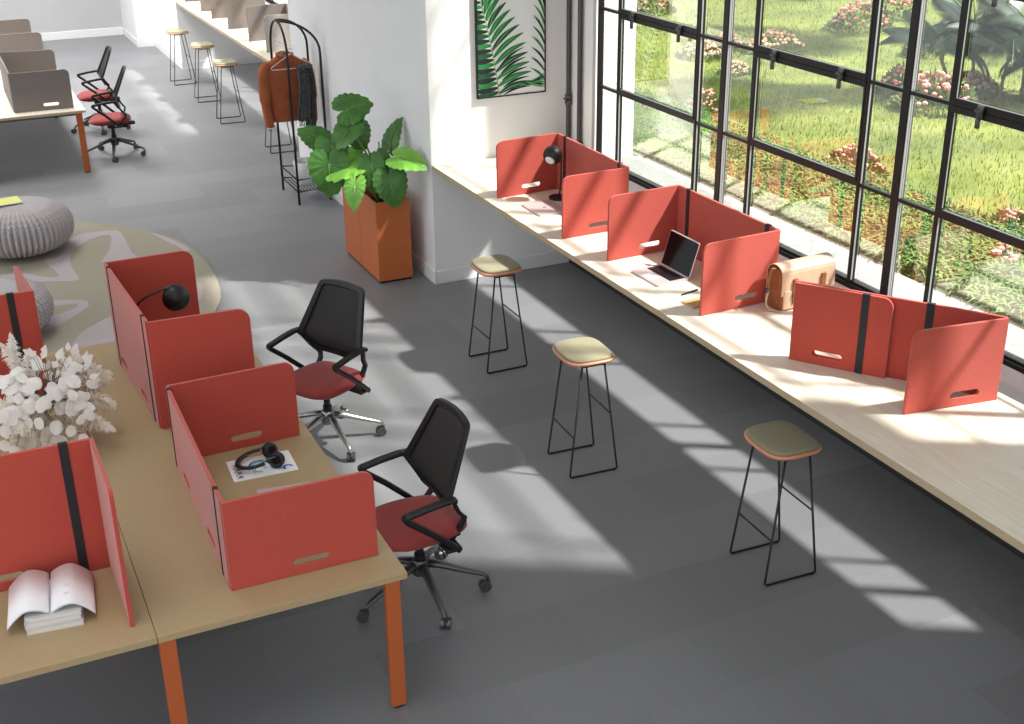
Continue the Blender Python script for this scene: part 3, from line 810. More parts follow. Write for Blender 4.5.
for (k, y, hh) in ((.35, .06, .03), (.35, -.03, .02), (.6, .03, .05), (.32, -.09, .012)):
    a = onpage(1, k, y); b_ = onpage(1, k + .12, y); c_ = b_ + Vector((0, hh, 0)); d_ = a + Vector((0, hh, 0))
    for off in (0, .4, .75):
        q0 = a.lerp(d_, off); q1 = b_.lerp(c_, off); vs = [bm.verts.new(p) for p in (q0, q1, q1 + Vector((0, .003, 0)), q0 + Vector((0, .003, 0)))]; bm.faces.new(vs)
obj('printed_sketches', bm, ip, t)

# ------------------------------------------------------------------ headphones on magazine
t = thing('magazine', 'white magazine with cyan and black cover lying under the headphones', 'magazine', (1.035, 5.705, ZD), math.radians(-2))
obj('pages', bx(0, .335, 0, .232, 0, .006, bev=.001), M_paper, t)
def flatpoly(bm, pts, z): bm.faces.new([bm.verts.new((x, y, z)) for x, y in pts])
def arc_band(bm, cx, cy, r0, r1, a0, a1, z, n=18):
    for i in range(n):
        p = a0 + (a1 - a0) * i / n; q = a0 + (a1 - a0) * (i + 1) / n
        flatpoly(bm, [(cx + r0 * math.cos(p), cy + r0 * math.sin(p)), (cx + r1 * math.cos(p), cy + r1 * math.sin(p)), (cx + r1 * math.cos(q), cy + r1 * math.sin(q)), (cx + r0 * math.cos(q), cy + r0 * math.sin(q))], z)
bm = bmesh.new(); arc_band(bm, .16, .10, .05, .072, .3, 3.4, .0066); arc_band(bm, .15, .08, .022, .032, 0, 5, .0066); arc_band(bm, .25, .09, .02, .045, 2, 5, .0066); obj('cover_cyan', bm, M_cyan, t)
bm = bmesh.new(); arc_band(bm, .155, .125, .045, .054, .9, 2.9, .0070); flatpoly(bm, [(.19, .16), (.21, .165), (.235, .10), (.215, .095)], .0070)
# rotated headline letters down the left edge
def stroke(a, b, w=.005):
    d = Vector((b[0] - a[0], b[1] - a[1])).normalized(); n_ = Vector((-d.y, d.x)) * w / 2
    flatpoly(bm, [(a[0] + n_.x, a[1] + n_.y), (b[0] + n_.x, b[1] + n_.y), (b[0] - n_.x, b[1] - n_.y), (a[0] - n_.x, a[1] - n_.y)], .0070)
y = .02
for lt in range(4):
    zz = [(.02, y), (.055, y + .008), (.03, y + .016), (.055, y + .024), (.02, y + .032)]
    for a, b_ in zip(zz, zz[1:]): stroke(a, b_)
    y += .040
obj('cover_black', bm, M_ink, t)
bm = bmesh.new(); arc_band(bm, .29, .045, .015, .028, 0, 4, .0070); arc_band(bm, .15, .08, .036, .04, 0, 4, .0070); obj('cover_blue', bm, M_blue, t)
t = thing('headphones', 'black over-ear headphones lying on the magazine', 'headphones', (1.20, 5.82, ZD + .006), math.radians(-6))
arcp = []
for i in range(25):
    a = math.radians(70) + math.radians(220) * i / 24
    arcp.append((.0 + .098 * math.cos(a) - .02, .085 * math.sin(a), .052 - .018 * math.cos(a) * -1 - .008))
obj('headband', tb(arcp, .012, 8, flat=.7), M_black, t, True)
obj('headband_padding', tb([(x * .94 - .001, y * .93, zz - .002) for x, y, zz in arcp[5:-5]], .010, 8), M_ink, t, True)
for (cx, cy, tilt) in ((.06, .072, .5), (.085, -.045, -.5)):
    q = Matrix.Translation((cx, cy, .043)) @ Matrix.Rotation(tilt, 4, 'Z') @ Matrix.Rotation(math.radians(78), 4, 'X')
    bm = bmesh.new(); lathe(bm, [(.022, -.018), (.037, -.014), (.041, -.004), (.041, .006), (.036, .013), (.02, .014)], 24)
    bmesh.ops.transform(bm, matrix=q, verts=bm.verts); e = obj('ear_cup', bm, M_black, t, 'auto')
    bm = bmesh.new(); bmesh.ops.create_uvsphere(bm, u_segments=6, v_segments=4, radius=.001)
    ring = [(.031 * math.cos(2 * PI * i / 20), .031 * math.sin(2 * PI * i / 20), .018 if cy < 0 else .018) for i in range(20)]
    tube(bm, ring, .0095, 8, closed=True); bmesh.ops.transform(bm, matrix=q, verts=bm.verts); obj('ear_cushion', bm, M_ink, e, True)
    obj('yoke', tb(catmull([(cx - .055, cy * 1.12, .052), (cx - .02, cy * 1.2, .062), (cx, cy * 1.05, .07)], 4), .006, 8), M_gmetal, t, True)

# ------------------------------------------------------------------ dried flower bouquet
t = thing('flower_vase', 'white vase of bleached dried flowers and pampas on the left desk', 'vase of flowers', (.20, 6.58, ZD))
bm = bmesh.new(); lathe(bm, [(.05, 0), (.07, .01), (.085, .06), (.08, .12), (.05, .17), (.04, .20), (.045, .215)], 28); obj('vase', bm, M_vase, t, True)
def rnd(a, b): return random.uniform(a, b)
stems = bmesh.new(); discs = bmesh.new(); pamp = bmesh.new(); fluff = bmesh.new(); lv = bmesh.new()
def petal(bm, c, n, w, l, rows=6):
    n = n.normalized(); u = n.orthogonal().normalized(); q = Matrix.Rotation(rnd(0, 6.28), 3, n); u = q @ u; v = n.cross(u)
    cen = bm.verts.new(c + n * .004); ring = []
    for i in range(12):
        a = 2 * PI * i / 12; ring.append(bm.verts.new(c + u * math.cos(a) * l + v * math.sin(a) * w * (1 + .12 * math.cos(a)) + n * .003 * math.sin(3 * a)))
    for i in range(12): bm.faces.new((cen, ring[i], ring[(i + 1) % 12]))
camdir = Vector((-.2, -6.4, 3.0)).normalized()
ctr = Vector((.08, -.08, .28))
for i in range(105):   # honesty discs on twigs
    d = Vector((rnd(-1, .75), rnd(-1, .9), rnd(-.15, 1))).normalized()
    p = ctr + Vector((-.03, 0, 0)) + Vector((d.x * .27, d.y * .26, d.z * .23)) * rnd(.55, 1.02)
    tube(stems, catmull([(0, 0, .2), (p.x * .4, p.y * .4, .2 + (p.z - .2) * .6), p], 3), .0016, 4)
    petal(discs, p, (d + camdir * 1.2 + Vector((rnd(-.5, .5), rnd(-.5, .5), rnd(-.4, .4)))), rnd(.023, .030), rnd(.030, .041))
def plume(p0, p1, wd, n=230, bm=None):
    p0 = Vector(p0); p1 = Vector(p1); ax = (p1 - p0); 
    mid = (p0 + p1) / 2 + Vector((0, 0, .03))
    for i in range(n):
        k = random.random() ** .8; b0 = p0 * (1 - k) ** 2 + mid * 2 * k * (1 - k) + p1 * k * k
        r = wd * math.sin(PI * min(1, .12 + k * .9)) ** .7
        d = (ax.normalized() * rnd(.3, 1.0) + Vector((rnd(-1, 1), rnd(-1, 1), rnd(-1, 1)))).normalized()
        L = r * rnd(.6, 1.15); s = d.orthogonal().normalized() * rnd(.0018, .0038)
        e = b0 + d * L + Vector((0, 0, -.01)); m_ = b0 + d * L * .55 + Vector((0, 0, .004))
        vs = [bm.verts.new(b0 - s * .6), bm.verts.new(b0 + s * .6), bm.verts.new(m_ + s * 1.5), bm.verts.new(e), bm.verts.new(m_ - s * 1.5)]
        bm.faces.new(vs)
for (a, b_, w) in (((.1, 0, .25), (.40, -.16, .22), .085), ((.1, .05, .28), (.42, .02, .33), .09), ((.08, .08, .3), (.35, .20, .38), .085), ((.05, -.1, .25), (.30, -.25, .20), .075),
                   ((.1, .0, .3), (.33, -.04, .42), .085), ((0, .1, .3), (-.12, .33, .50), .06), ((-.05, -.05, .3), (-.32, -.15, .26), .08), ((0, -.1, .22), (-.1, -.30, .22), .07),
                   ((.1, .03, .22), (.38, .10, .25), .075), ((.12, -.1, .2), (.36, -.28, .13), .06)):
    plume(a, b_, w, 420, pamp)
    tube(stems, catmull([(0, 0, .2), Vector(a), Vector(b_)], 4), .0018, 4)
for (a, b_, w) in (((.02, -.10, .20), (.02, -.26, .06), .075), ((.08, -.08, .18), (.16, -.24, .05), .07), ((-.08, -.08, .2), (-.16, -.24, .08), .075), ((.12, -.04, .2), (.30, -.12, .08), .07)):
    plume(a, b_, w, 420, pamp)
plume((-.06, .18, .35), (-.06, .30, .56), .05, 300, fluff); plume((-.02, .12, .35), (.02, .22, .48), .05, 200, fluff); plume((-.2, .1, .3), (-.3, .2, .5), .05, 200, fluff)
for i in range(26):
    p = Vector((rnd(-.22, .26), rnd(-.28, -.18), rnd(.10, .34))); petal(discs, p, camdir * 1.2 + Vector((rnd(-.5, .5), rnd(-.5, .5), rnd(-.4, .4))), rnd(.023, .030), rnd(.030, .041))
    tube(stems, catmull([(0, 0, .2), (p.x * .4, p.y * .4, .24), p], 3), .0014, 4)
for i in range(34):   # pointed white leaves
    d = Vector((rnd(-.7, 1), rnd(-.2, 1), rnd(.2, 1))).normalized(); p = ctr + Vector((d.x * .24, d.y * .28, d.z * .27)) * rnd(.7, 1.1)
    ax = (d + Vector((rnd(-.7, .7), rnd(-.7, .7), rnd(-.4, .4)))).normalized(); s = ax.cross(camdir).normalized(); L = rnd(.05, .085); w = L * .27
    V = [p, p + ax * L * .35 + s * w + camdir * .006, p + ax * L * .7 + s * w * .6, p + ax * L, p + ax * L * .7 - s * w * .6, p + ax * L * .35 - s * w + camdir * .006]
    vs = [lv.verts.new(q) for q in V]; mm = lv.verts.new(p + ax * L * .45 - camdir * .008)
    for a in range(6): lv.faces.new((mm, vs[a], vs[(a + 1) % 6]))
    tube(stems, catmull([ctr, (ctr + p) / 2 + Vector((0, 0, .02)), p], 3), .0014, 4)
obj('stems', stems, M_twig, t)
obj('seed_discs', discs, M_petalv, t, True)['kind'] = 'stuff'
obj('pampas_plumes', pamp, M_pampas, t)['kind'] = 'stuff'
obj('feather_plumes', fluff, M_fleece, t)['kind'] = 'stuff'
obj('dried_leaves', lv, M_fleece, t, True)['kind'] = 'stuff'

# ------------------------------------------------------------------ poufs, rug
def pouf(label, x, y, R, H):
    t = thing('knitted_pouf', label, 'pouf', (x, y, .012), 0, 'knitted poufs on the rug')
    prof = []
    n = 26
    for i in range(n + 1):
        a = -PI / 2 + PI * i / n
        rr = math.copysign(abs(math.cos(a)) ** .72, math.cos(a)); zz = math.copysign(abs(math.sin(a)) ** .85, math.sin(a))
        prof.append((max(.012, R * rr), H / 2 + H / 2 * zz))
    bm = bmesh.new()
    # plaited cords: scalloped radius, twisted by height
    def f(r, z_, a):
        k = min(1, r / (R * .35)); c = math.cos(28 * a)
        return r * (1 + .12 * k * (abs(c) ** .6 - .85)) + .006 * k * math.sin(z_ * 170 + abs(c) * 3)
    pr_ = []
    for (r0, z0), (r1, z1) in zip(prof, prof[1:]):
        for s in range(3): pr_.append((r0 + (r1 - r0) * s / 3, z0 + (z1 - z0) * s / 3))
    pr_.append(prof[-1])
    lathe(bm, pr_, 416, fn=f)
    obj('knitted_cover', bm, M_knit, t, True)
    bm = bmesh.new(); lathe(bm, [(.03, H - .006), (.035, H + .002), (.02, H + .006)], 20); obj('top_button', bm, M_knit, t, True)
    return t
def rugpoly(pts, z0, t_, n=4):
    P_ = [Vector((x, y, 0)) for x, y in pts]; k = len(P_); out = []
    for i in range(k):
        p0, p1, p2, p3 = P_[i - 1], P_[i], P_[(i + 1) % k], P_[(i + 2) % k]
        for s in range(n):
            u = s / n; q = .5 * ((2 * p1) + (p2 - p0) * u + (2 * p0 - 5 * p1 + 4 * p2 - p3) * u * u + (3 * p1 - p0 - 3 * p2 + p3) * u ** 3); out.append((q.x, q.y))
    return prism([out], t_, lambda u, v, w: (u, v, z0 + w))
rug = thing('round_rug', 'large round olive rug with pale lilac star pattern under the poufs', 'rug', (0, 0, 0))
edge = [(1.04, 13.21), (1.40, 12.90), (1.71, 12.47), (1.935, 12.06), (2.03, 11.35), (1.985, 10.55), (1.84, 10.05), (1.50, 9.45), (.9, 9.0), (.2, 8.8), (-.6, 8.95), (-1.3, 9.4), (-1.9, 10.2), (-2.1, 11.2), (-1.95, 12.2), (-1.5, 13.0), (-.8, 13.5), (.1, 13.65), (.6, 13.5)]
obj('pile', rugpoly(edge, .0055, .011), M_rug, rug)
motifs = (
 [(0.653,12.032),(0.795,12.073),(0.96,12.538),(1.068,12.69),(1.252,12.706),(1.427,12.651),(1.452,12.371),(1.442,11.899),(1.468,11.659),(1.148,11.673),(1.239,12.002),(1.325,12.354),(1.329,12.532),(1.227,12.526),(1.049,12.372),(0.924,12.161),(0.87,11.813),(0.887,11.448),(0.861,11.323),(0.618,11.411),(0.2,11.6),(-.4,11.7),(-.4,11.8),(0.37,11.777),(0.594,11.561),(0.742,11.521)],
 [(1.716,12.43),(1.85,12.17),(1.97,11.75),(1.93,11.70),(1.875,11.72),(1.90,11.78),(1.815,12.06)],
 [(0.3,10.96),(0.807,10.814),(0.881,10.665),(0.829,10.538),(0.672,10.351),(0.45,10.2),(0.4,10.40),(0.699,10.573),(0.787,10.663),(0.739,10.736),(0.3,10.755)],
 [(0.60,9.70),(0.744,10.032),(0.852,10.147),(1.002,10.274),(1.15,10.2),(1.2,9.9),(1.1,9.3),(.8,9.1),(.55,9.3)],
 [(1.3,10.6),(1.6,10.9),(1.85,10.75),(1.75,10.3),(1.45,10.0),(1.25,10.2)],
 [(-1.5,10.2),(-.9,10.6),(-.5,10.2),(-.7,9.6),(-1.1,9.8)], [(-1.6,12.2),(-1.1,12.8),(-.5,12.7),(-.9,12.2),(-1.2,11.6)])
for mo in motifs:
    obj('star_motif', rugpoly(mo, .0118, .0016, 3), M_rug2, rug)

# ------------------------------------------------------------------ planters and plants
def planter(y, label):
    t = thing('planter', label, 'planter', (3.295, y, 0), 0, 'terracotta coloured planter boxes by the pillar')
    W, D, H = .315, .478, .745
    bm = bmesh.new()
    lp = [rrect(0, W, 0, D, .006, 2)]
    box(bm, 0, W, 0, .018, .02, H, bev=.003); box(bm, 0, W, D - .018, D, .02, H, bev=.003); box(bm, 0, .018, .018, D - .018, .02, H, bev=.003); box(bm, W - .018, W, .018, D - .018, .02, H, bev=.003)
    obj('body', bm, M_planter, t)
    obj('plinth', bx(.01, W - .01, .01, D - .01, 0, .021), M_black, t)
    obj('soil', bx(.017, W - .017, .017, D - .017, .60, .66), M_soil, t)
planter(10.03, 'nearer half of the tall terracotta planter pair with the big leaves')
planter(10.512, 'rear half of the tall terracotta planter pair behind the seam')
tab = [(0, 1.0), (15, .87), (35, .72), (60, .62), (90, .60), (120, .60), (145, .56), (162, .46), (174, .26), (180, .12)]
def lr(deg):
    for (a, r0), (b, r1) in zip(tab, tab[1:]):
        if a <= deg <= b: return r0 + (r1 - r0) * (deg - a) / (b - a)
    return tab[-1][1]
def big_leaf(parent, base, att, dr, nrm, L, m, sw=.009, wid=1.0, droop=.25):
    """petiole from base to att; blade from att along dr, facing nrm"""
    base, att, dr, nrm = Vector(base), Vector(att), Vector(dr).normalized(), Vector(nrm)
    nrm = (nrm - dr * nrm.dot(dr)).normalized(); sd = dr.cross(nrm)
    V = [att]; F = []; K = 6; n = 56
    for k in range(1, K + 1):
        for i in range(n):
            deg = 360 * i / n; dd = deg if deg <= 180 else 360 - deg
            r = lr(dd) * L * k / K * (1 + (.05 * math.sin(18 * math.radians(deg)) if k == K else 0))
            x = r * math.cos(math.radians(deg)); y = r * math.sin(math.radians(deg)) * wid
            zz = .16 * abs(y) - droop * (x * x) / L - .25 * y * y / L + .0035 * math.cos(math.radians(deg) * 14) * (k / K) * L / .3
            V.append(att + dr * x + sd * y + nrm * zz)
    for i in range(n): F.append((0, 1 + i, 1 + (i + 1) % n))
    for k in range(K - 1):
        for i in range(n):
            a = 1 + k * n + i; b_ = 1 + k * n + (i + 1) % n; F.append((a, b_, b_ + n, a + n))
    me_ = obj('leaf', (V, F), m, parent, True)
    mid = (base + att) / 2; mid.z += .03; mid = mid.lerp(Vector((base.x, base.y, mid.z)), .35)
    obj('leaf_stalk', tb(catmull([base, mid, att], 6), sw, 8), M_stem, me_, True)
    obj('midrib', tb([att + dr * (L * k) + nrm * (-droop * (L * k) ** 2 / L + .004) for k in (0, .25, .5, .75, .93)], [.005, .004, .003, .002, .001], 6), M_stem, me_, True)
ear = thing('elephant_ear_plant', 'elephant ear plant with huge scalloped green leaves in the nearer planter', 'plant', (3.45, 10.3, .66))
def W(x, y, z): return (x - 3.45, y - 10.3, z - .66)
fr_ = (-.35, -.85, .35)   # roughly towards the room
B0 = (0, 0, -.01)
big_leaf(ear, B0, W(3.20, 10.38, 1.50), (.55, -.1, .15), (-.2, -.8, .5), .24, M_leaf)
big_leaf(ear, B0, W(3.19, 10.30, 1.36), (-.4, -.3, -.3), (-.3, -.5, .8), .22, M_leaf)
big_leaf(ear, (.02, .02, 0), W(3.27, 10.35, 1.32), (.1, -.2, -.7), (-.2, -.9, .2), .20, M_leaf)
big_leaf(ear, (.04, .03, 0), W(3.60, 10.42, 1.16), (.30, .0, .85), (-.9, -.5, .3), .24, M_leaf, wid=.7)
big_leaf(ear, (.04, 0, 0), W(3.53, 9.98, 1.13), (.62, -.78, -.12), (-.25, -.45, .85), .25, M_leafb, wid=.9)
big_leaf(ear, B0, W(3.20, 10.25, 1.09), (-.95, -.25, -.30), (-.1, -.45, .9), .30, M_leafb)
big_leaf(ear, (-.03, .02, 0), W(3.02, 10.30, 1.22), (.1, -.2, -.85), (-.2, -.9, .3), .24, M_leaf)
big_leaf(ear, (-.04, -.02, 0), W(2.97, 10.25, 1.08), (-.05, -.15, -.95), (-.25, -.9, .15), .30, M_leaf)
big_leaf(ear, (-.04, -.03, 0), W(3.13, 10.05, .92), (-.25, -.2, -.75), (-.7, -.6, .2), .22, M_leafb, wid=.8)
big_leaf(ear, B0, W(3.30, 10.10, 1.07), (.0, -.3, -.85), (-.4, -.8, .3), .24, M_leaf, wid=.8)
big_leaf(ear, B0, W(3.39, 10.14, 1.10), (.2, -.2, -.5), (.1, -.8, .5), .18, M_leaf)
big_leaf(ear, (.02, -.02, 0), W(3.42, 9.97, .955), (.1, -.3, -.9), (-.2, -.9, .35), .25, M_leaf)
big_leaf(ear, (-.02, .1, 0), W(3.02, 10.65, 1.20), (-.5, .3, .35), (-.1, -.6, .7), .22, M_leaf)
obj('stump', tb([(0, 0, -.02), (-.01, 0, .06), (.01, 0, .16)], [.035, .03, .012], 10), M_dstem, ear, True)
sp = thing('spiky_plant', 'small dark spiky leaved plant at the wall side of the planter', 'plant', (3.56, 10.62, .66))
bm = bmesh.new(); tube(bm, [(0, 0, -.02), (.01, -.02, .14), (.0, -.03, .26)], [.016, .013, .009], 8); obj('stem', bm, M_dstem, sp, True)
bm = bmesh.new()
for i in range(40):
    a = rnd(0, 6.28); k = rnd(.35, 1); p = Vector((.005, -.03 * k, .26 * k)); d = Vector((math.cos(a), math.sin(a), rnd(.2, 1.3))).normalized(); L = rnd(.08, .15); s = d.orthogonal().normalized() * .007
    vs = [bm.verts.new(q) for q in (p - s, p + s, p + d * L * .6 + s * .8 - Vector((0, 0, .005)), p + d * L - Vector((0, 0, .03)), p + d * L * .6 - s * .8 - Vector((0, 0, .005)))]; bm.faces.new(vs)
obj('leaves', bm, M_leaf, sp)
obj('shoot', tb([(0, -.02, .2), (-.02, -.05, .38), (-.025, -.06, .48)], .006, 6), M_dstem, sp, True)

# ------------------------------------------------------------------ clothes rack
rk = thing('clothes_rack', 'black arched metal clothes rack by the white pillar', 'clothes rack', (3.33, 13.03, 0))
def archYZ(x, hy, top, r_):
    pts = [(x, -hy, 0.0), (x, -hy, top - hy * 1.0)]
    for i in range(1, 16):
        a = PI - PI * i / 16; pts.append((x, hy * math.cos(a), top - hy + hy * math.sin(a)))
    pts += [(x, hy, top - hy), (x, hy, 0)]
    return pts
HT = 1.88
obj('left_arch', tb(archYZ(0, .32, HT, .32), .0125, 10), M_dmetal, rk, True)
for y0_, y1_ in ((-.04, -.27), (.04, .20)):
    pts = [(0, y0_, HT)] + [(.36 * math.sin(a), y0_ + (y1_ - y0_) * math.sin(a), HT - .30 * (1 - math.cos(a))) for a in [PI / 2 * i / 12 for i in range(1, 13)]] + [(.36, y1_, .0)]
    obj('right_leg', tb(pts, .0125, 10), M_dmetal, rk, True)
obj('rail', tb([(.06, -.31, 1.63), (.06, .31, 1.63)], .008, 8), M_wire, rk, True)
bm = bmesh.new()
for yy in (-.31, .31): cyl(bm, (0, yy, 1.63), (.06, yy, 1.63), .006, 8)
obj('rail_bracket', bm, M_wire, rk)
for z_ in (.14, .27):
    ob = tb([(0, -.32, z_), (0, .32, z_), (.36, .20, z_), (.36, -.27, z_)], .009, 8, closed=True); obj('lower_rail', ob, M_dmetal, rk, True)
bm = bmesh.new()
for i in range(9):
    x = .04 + i * .036; cyl(bm, (x, -.28, .14), (x, .24, .14), .006, 6)
obj('shelf', bm, M_dmetal, rk)
bs = thing('storage_basket', 'white woven basket on the lower shelf of the clothes rack', 'basket', (3.53, 12.99, .149))
bm = bmesh.new(); lathe(bm, [(.11, 0), (.125, .01), (.14, .15), (.15, .24), (.143, .245), (.13, .16), (.11, .02)], 32, fn=lambda r, z_, a: r * (1 + .08 * abs(math.sin(2 * a)))); obj('body', bm, M_basket, bs, True)
obj('rim', tb([(.152 * math.cos(2 * PI * i / 24), .152 * math.sin(2 * PI * i / 24), .242) for i in range(24)], .008, 8, closed=True), M_wire, bs, True)

def hanger(label, x, y, grp):
    t = thing('coat_hanger', label, 'hanger', (x, y, 1.63), 0, grp)
    obj('shoulder_wire', tb(fillet([(0, 0, -.07), (-.22, 0, -.20), (-.21, 0, -.225), (.21, 0, -.225), (.22, 0, -.20), (0, 0, -.0701)], .02, 3), .0035, 8), M_wire, t, True)
    obj('hook', tb([(0, 0, -.07), (0, 0, -.03)] + [(.012 - .016 * math.cos(a), 0, -.0095 + .018 * math.sin(a)) for a in [PI * i / 8 - .3 for i in range(9)]], .003, 8), M_wire, t, True)
    return t
gH = 'white wire hangers on the rack'
hanger('white wire hanger inside the rust jacket', 3.39, 13.06, gH)
hanger('empty white wire hanger in front of the rust jacket', 3.42, 12.90, gH)
jk = thing('jacket', 'rust suede jacket hanging on the clothes rack', 'jacket', (3.39, 13.06, 0))
bm = bmesh.new(); rings = []
spec_ = [(1.525, .06, .045), (1.515, .085, .055), (1.49, .13, .06), (1.455, .185, .065), (1.41, .225, .07), (1.35, .225, .08), (1.2, .215, .085), (1.05, .21, .08), (.93, .205, .08), (.86, .205, .085), (.84, .20, .08)]
n = 40
for z_, hw, hd_ in spec_:
    ring = []
    for i in range(n):
        a = 2 * PI * i / n; c_, s_ = math.cos(a), math.sin(a); e = 2 / 2.6
        fold = 1 + .05 * math.sin(5 * a + z_ * 6) * max(0, 1.4 - z_)
        ring.append(bm.verts.new((math.copysign(abs(c_) ** e, c_) * hw, math.copysign(abs(s_) ** e, s_) * hd_ * fold, z_)))
    rings.append(ring)
for a_, b_ in zip(rings, rings[1:]):
    for j in range(n): bm.faces.new((a_[j], a_[(j + 1) % n], b_[(j + 1) % n], b_[j]))
bm.faces.new(rings[0]); bmesh.ops.recalc_face_normals(bm, faces=bm.faces)
obj('body', bm, M_jacket, jk, True)
for s in (-1, 1):
    sl = obj('sleeve', tb(catmull([(s * .175, 0, 1.44), (s * .235, -.01, 1.36), (s * .25, -.03, 1.15), (s * .247, -.05, .98), (s * .235, -.08, .84), (s * .225, -.085, .80)], 5), [.055] * 3 + [.062] * 10 + [.05] * 8 + [.043] * 5, 14, flat=.95), M_jacket, jk, True)
    bm = bmesh.new(); ring = [(s * .225 + .04 * math.cos(2 * PI * i / 12), -.085 + .04 * math.sin(2 * PI * i / 12), .796) for i in range(12)]; tube(bm, ring, .006, 6, closed=True); obj('cuff', bm, M_wire, sl, True)
obj('collar', tb(catmull([(-.07, .03, 1.53), (-.075, -.03, 1.525), (0, -.062, 1.50), (.075, -.03, 1.525), (.07, .03, 1.53), (0, .05, 1.54), (-.07, .03, 1.53)], 4), .018, 8), M_jacket, jk, True)
obj('zip', bx(-.004, .004, -.092, -.07, .86, 1.48), M_lining, jk)
# scarf: two hanging tails over the front hanger
sf = thing('scarf', 'charcoal knitted scarf hanging over the empty wire hanger', 'scarf', (3.545, 12.89, 0))
def tail(x0, w, zt, zb, yo, name='scarf_tail'):
    V = []; F = []; nu, nv = 14, 18
    for sd_ in (0, 1):
        for i in range(nv + 1):
            k = i / nv
            for j in range(nu + 1):
                u = j / nu - .5
                wv = w * (.72 + .35 * k + .05 * math.sin(k * 9))
                V.append((x0 + u * wv + .012 * math.sin(k * 5), yo + .014 * math.sin(u * 22 + k * 3) + (.012 if sd_ else -.012), zt + (zb - zt) * k + .01 * math.sin(u * 9)))
    nn = (nu + 1) * (nv + 1)
    for i in range(nv):
        for j in range(nu):
            a = i * (nu + 1) + j; F.append((a, a + 1, a + nu + 2, a + nu + 1)); F.append((nn + a + nu + 1, nn + a + nu + 2, nn + a + 1, nn + a))
    for i in range(nv):
        for j in (0, nu):
            a = i * (nu + 1) + j; b_ = a + nu + 1; F.append((a, b_, b_ + nn, a + nn))
    for i in (0, nv):
        for j in range(nu): a = i * (nu + 1) + j; F.append((a, a + 1, a + 1 + nn, a + nn))
    o = obj(name, (V, F), M_scarf, sf, True)
    bm = bmesh.new()
    for j in range(9):
        x = x0 + (j / 8 - .5) * w * 1.0; tube(bm, [(x, yo, zb + .01), (x + rnd(-.006, .006), yo + rnd(-.01, .01), zb - .04), (x + rnd(-.01, .01), yo, zb - .055)], [.004, .005, .007], 5)
    obj('fringe', bm, M_scarf, o)
tail(-.035, .13, 1.40, .86, -.035); tail(.045, .11, 1.405, .64, .03)
obj('scarf_fold', tb(catmull([(-.085, 0, 1.395), (-.03, 0, 1.413), (.03, 0, 1.417), (.08, 0, 1.405)], 4), .028, 10, flat=1), M_scarf, sf, True)

# magazine on the pouf
p1 = pouf('large grey knitted pouf with a magazine lying on it', .50, 12.42, .50, .48)
p2 = pouf('grey knitted pouf behind the red screen at the left edge', .10, 10.28, .47, .42)
t = thing('magazine', 'white and yellow magazine lying on the grey pouf', 'magazine', (.28, 12.30, .503), math.radians(8))
obj('pages', bx(-.02, .30, 0, .24, 0, .008, bev=.001), M_paper, t); obj('yellow_cover', bx(.09, .298, .002, .238, .0078, .0092), M_yellow, t)

# ------------------------------------------------------------------ palm picture
pc = thing('framed_picture', 'framed print of green palm leaves on the white wall', 'picture', (4.175, 9.81, 1.605))
W_, H_ = .643, .98
fr = bmesh.new()
for a in ((0, W_, 0, .010), (0, W_, H_ - .01, H_), (0, .010, 0, H_), (W_ - .010, W_, 0, H_)): box(fr, a[0], a[1], -.03, 0, a[2], a[3])
obj('frame', fr, M_frame, pc)
obj('canvas', bx(.009, W_ - .009, -.022, -.002, .009, H_ - .009), P_bg, pc)
def clipbox(p): return (min(max(p[0], .011), W_ - .011), min(max(p[1], .011), H_ - .011))
bms = [bmesh.new() for _ in range(5)]
layer = [0]
def pleaf(k, base, tip, w, bend=.0):
    base, tip = Vector(base), Vector(tip); d = tip - base; L = d.length; d.normalize(); nn = Vector((-d.y, d.x)); n = 9; up_, lo_ = [], []
    for i in range(n + 1):
        t_ = i / n; c = base + d * L * t_ + nn * bend * math.sin(PI * t_) * L; ww = w * math.sin(PI * (t_ * .9 + .06)) ** .8 * (1 - .3 * t_)
        up_.append(c + nn * ww); lo_.append(c - nn * ww)
    layer[0] += 1; y = -.0225 - layer[0] * .00004
    bm = bms[k]
    A = [bm.verts.new((clipbox(p)[0], y, clipbox(p)[1])) for p in up_]; B = [bm.verts.new((clipbox(p)[0], y, clipbox(p)[1])) for p in lo_]
    for i in range(n):
        try: bm.faces.new((A[i], A[i + 1], B[i + 1], B[i]))
        except ValueError: pass
# main frond: rib from bottom (0.20,0) rising to top left (.02,.98)
def rib(t_): return Vector((.205 - .20 * t_ + .02 * math.sin(PI * t_), .95 * t_))
random.seed(3)
for i in range(24):   # dark mass at the left
    t_ = i / 24; b_ = rib(t_)
    pleaf((4, 0, 4, 1)[i % 4], b_, (b_.x - .26, b_.y - .02 + .09 * t_), .027, .05)
    if i % 2: pleaf(2, b_ + Vector((0, .012)), (b_.x - .22, b_.y + .03 + .09 * t_), .005, .05)
for i in range(15):
    t_ = .03 + i * .064; b_ = rib(t_); L = .38 - .16 * abs(t_ - .35) - .12 * t_
    ang = math.radians(12 + 62 * t_)
    tip = b_ + Vector((math.cos(ang), math.sin(ang))) * L
    pleaf((1, 0)[i % 3 == 0], b_, tip, .027, .07); pleaf(2, b_ + Vector((.02, .006)), tip - Vector((.05, .012)), .0055, .07)
    if t_ < .3: pleaf(4, b_ + Vector((.05, -.012)), tip + Vector((-.02, -.04)), .012, .07)
for i in range(9):    # second frond at the right
    b_ = Vector((W_ - .005, .10 + i * .075)); 
    tip = b_ + Vector((-.14 + .006 * i, .12 + .012 * i)); pleaf((1, 0, 4)[i % 3], b_, tip, .012, -.08)
    if i % 2: pleaf(2, b_, tip + Vector((.01, .01)), .004, -.08)
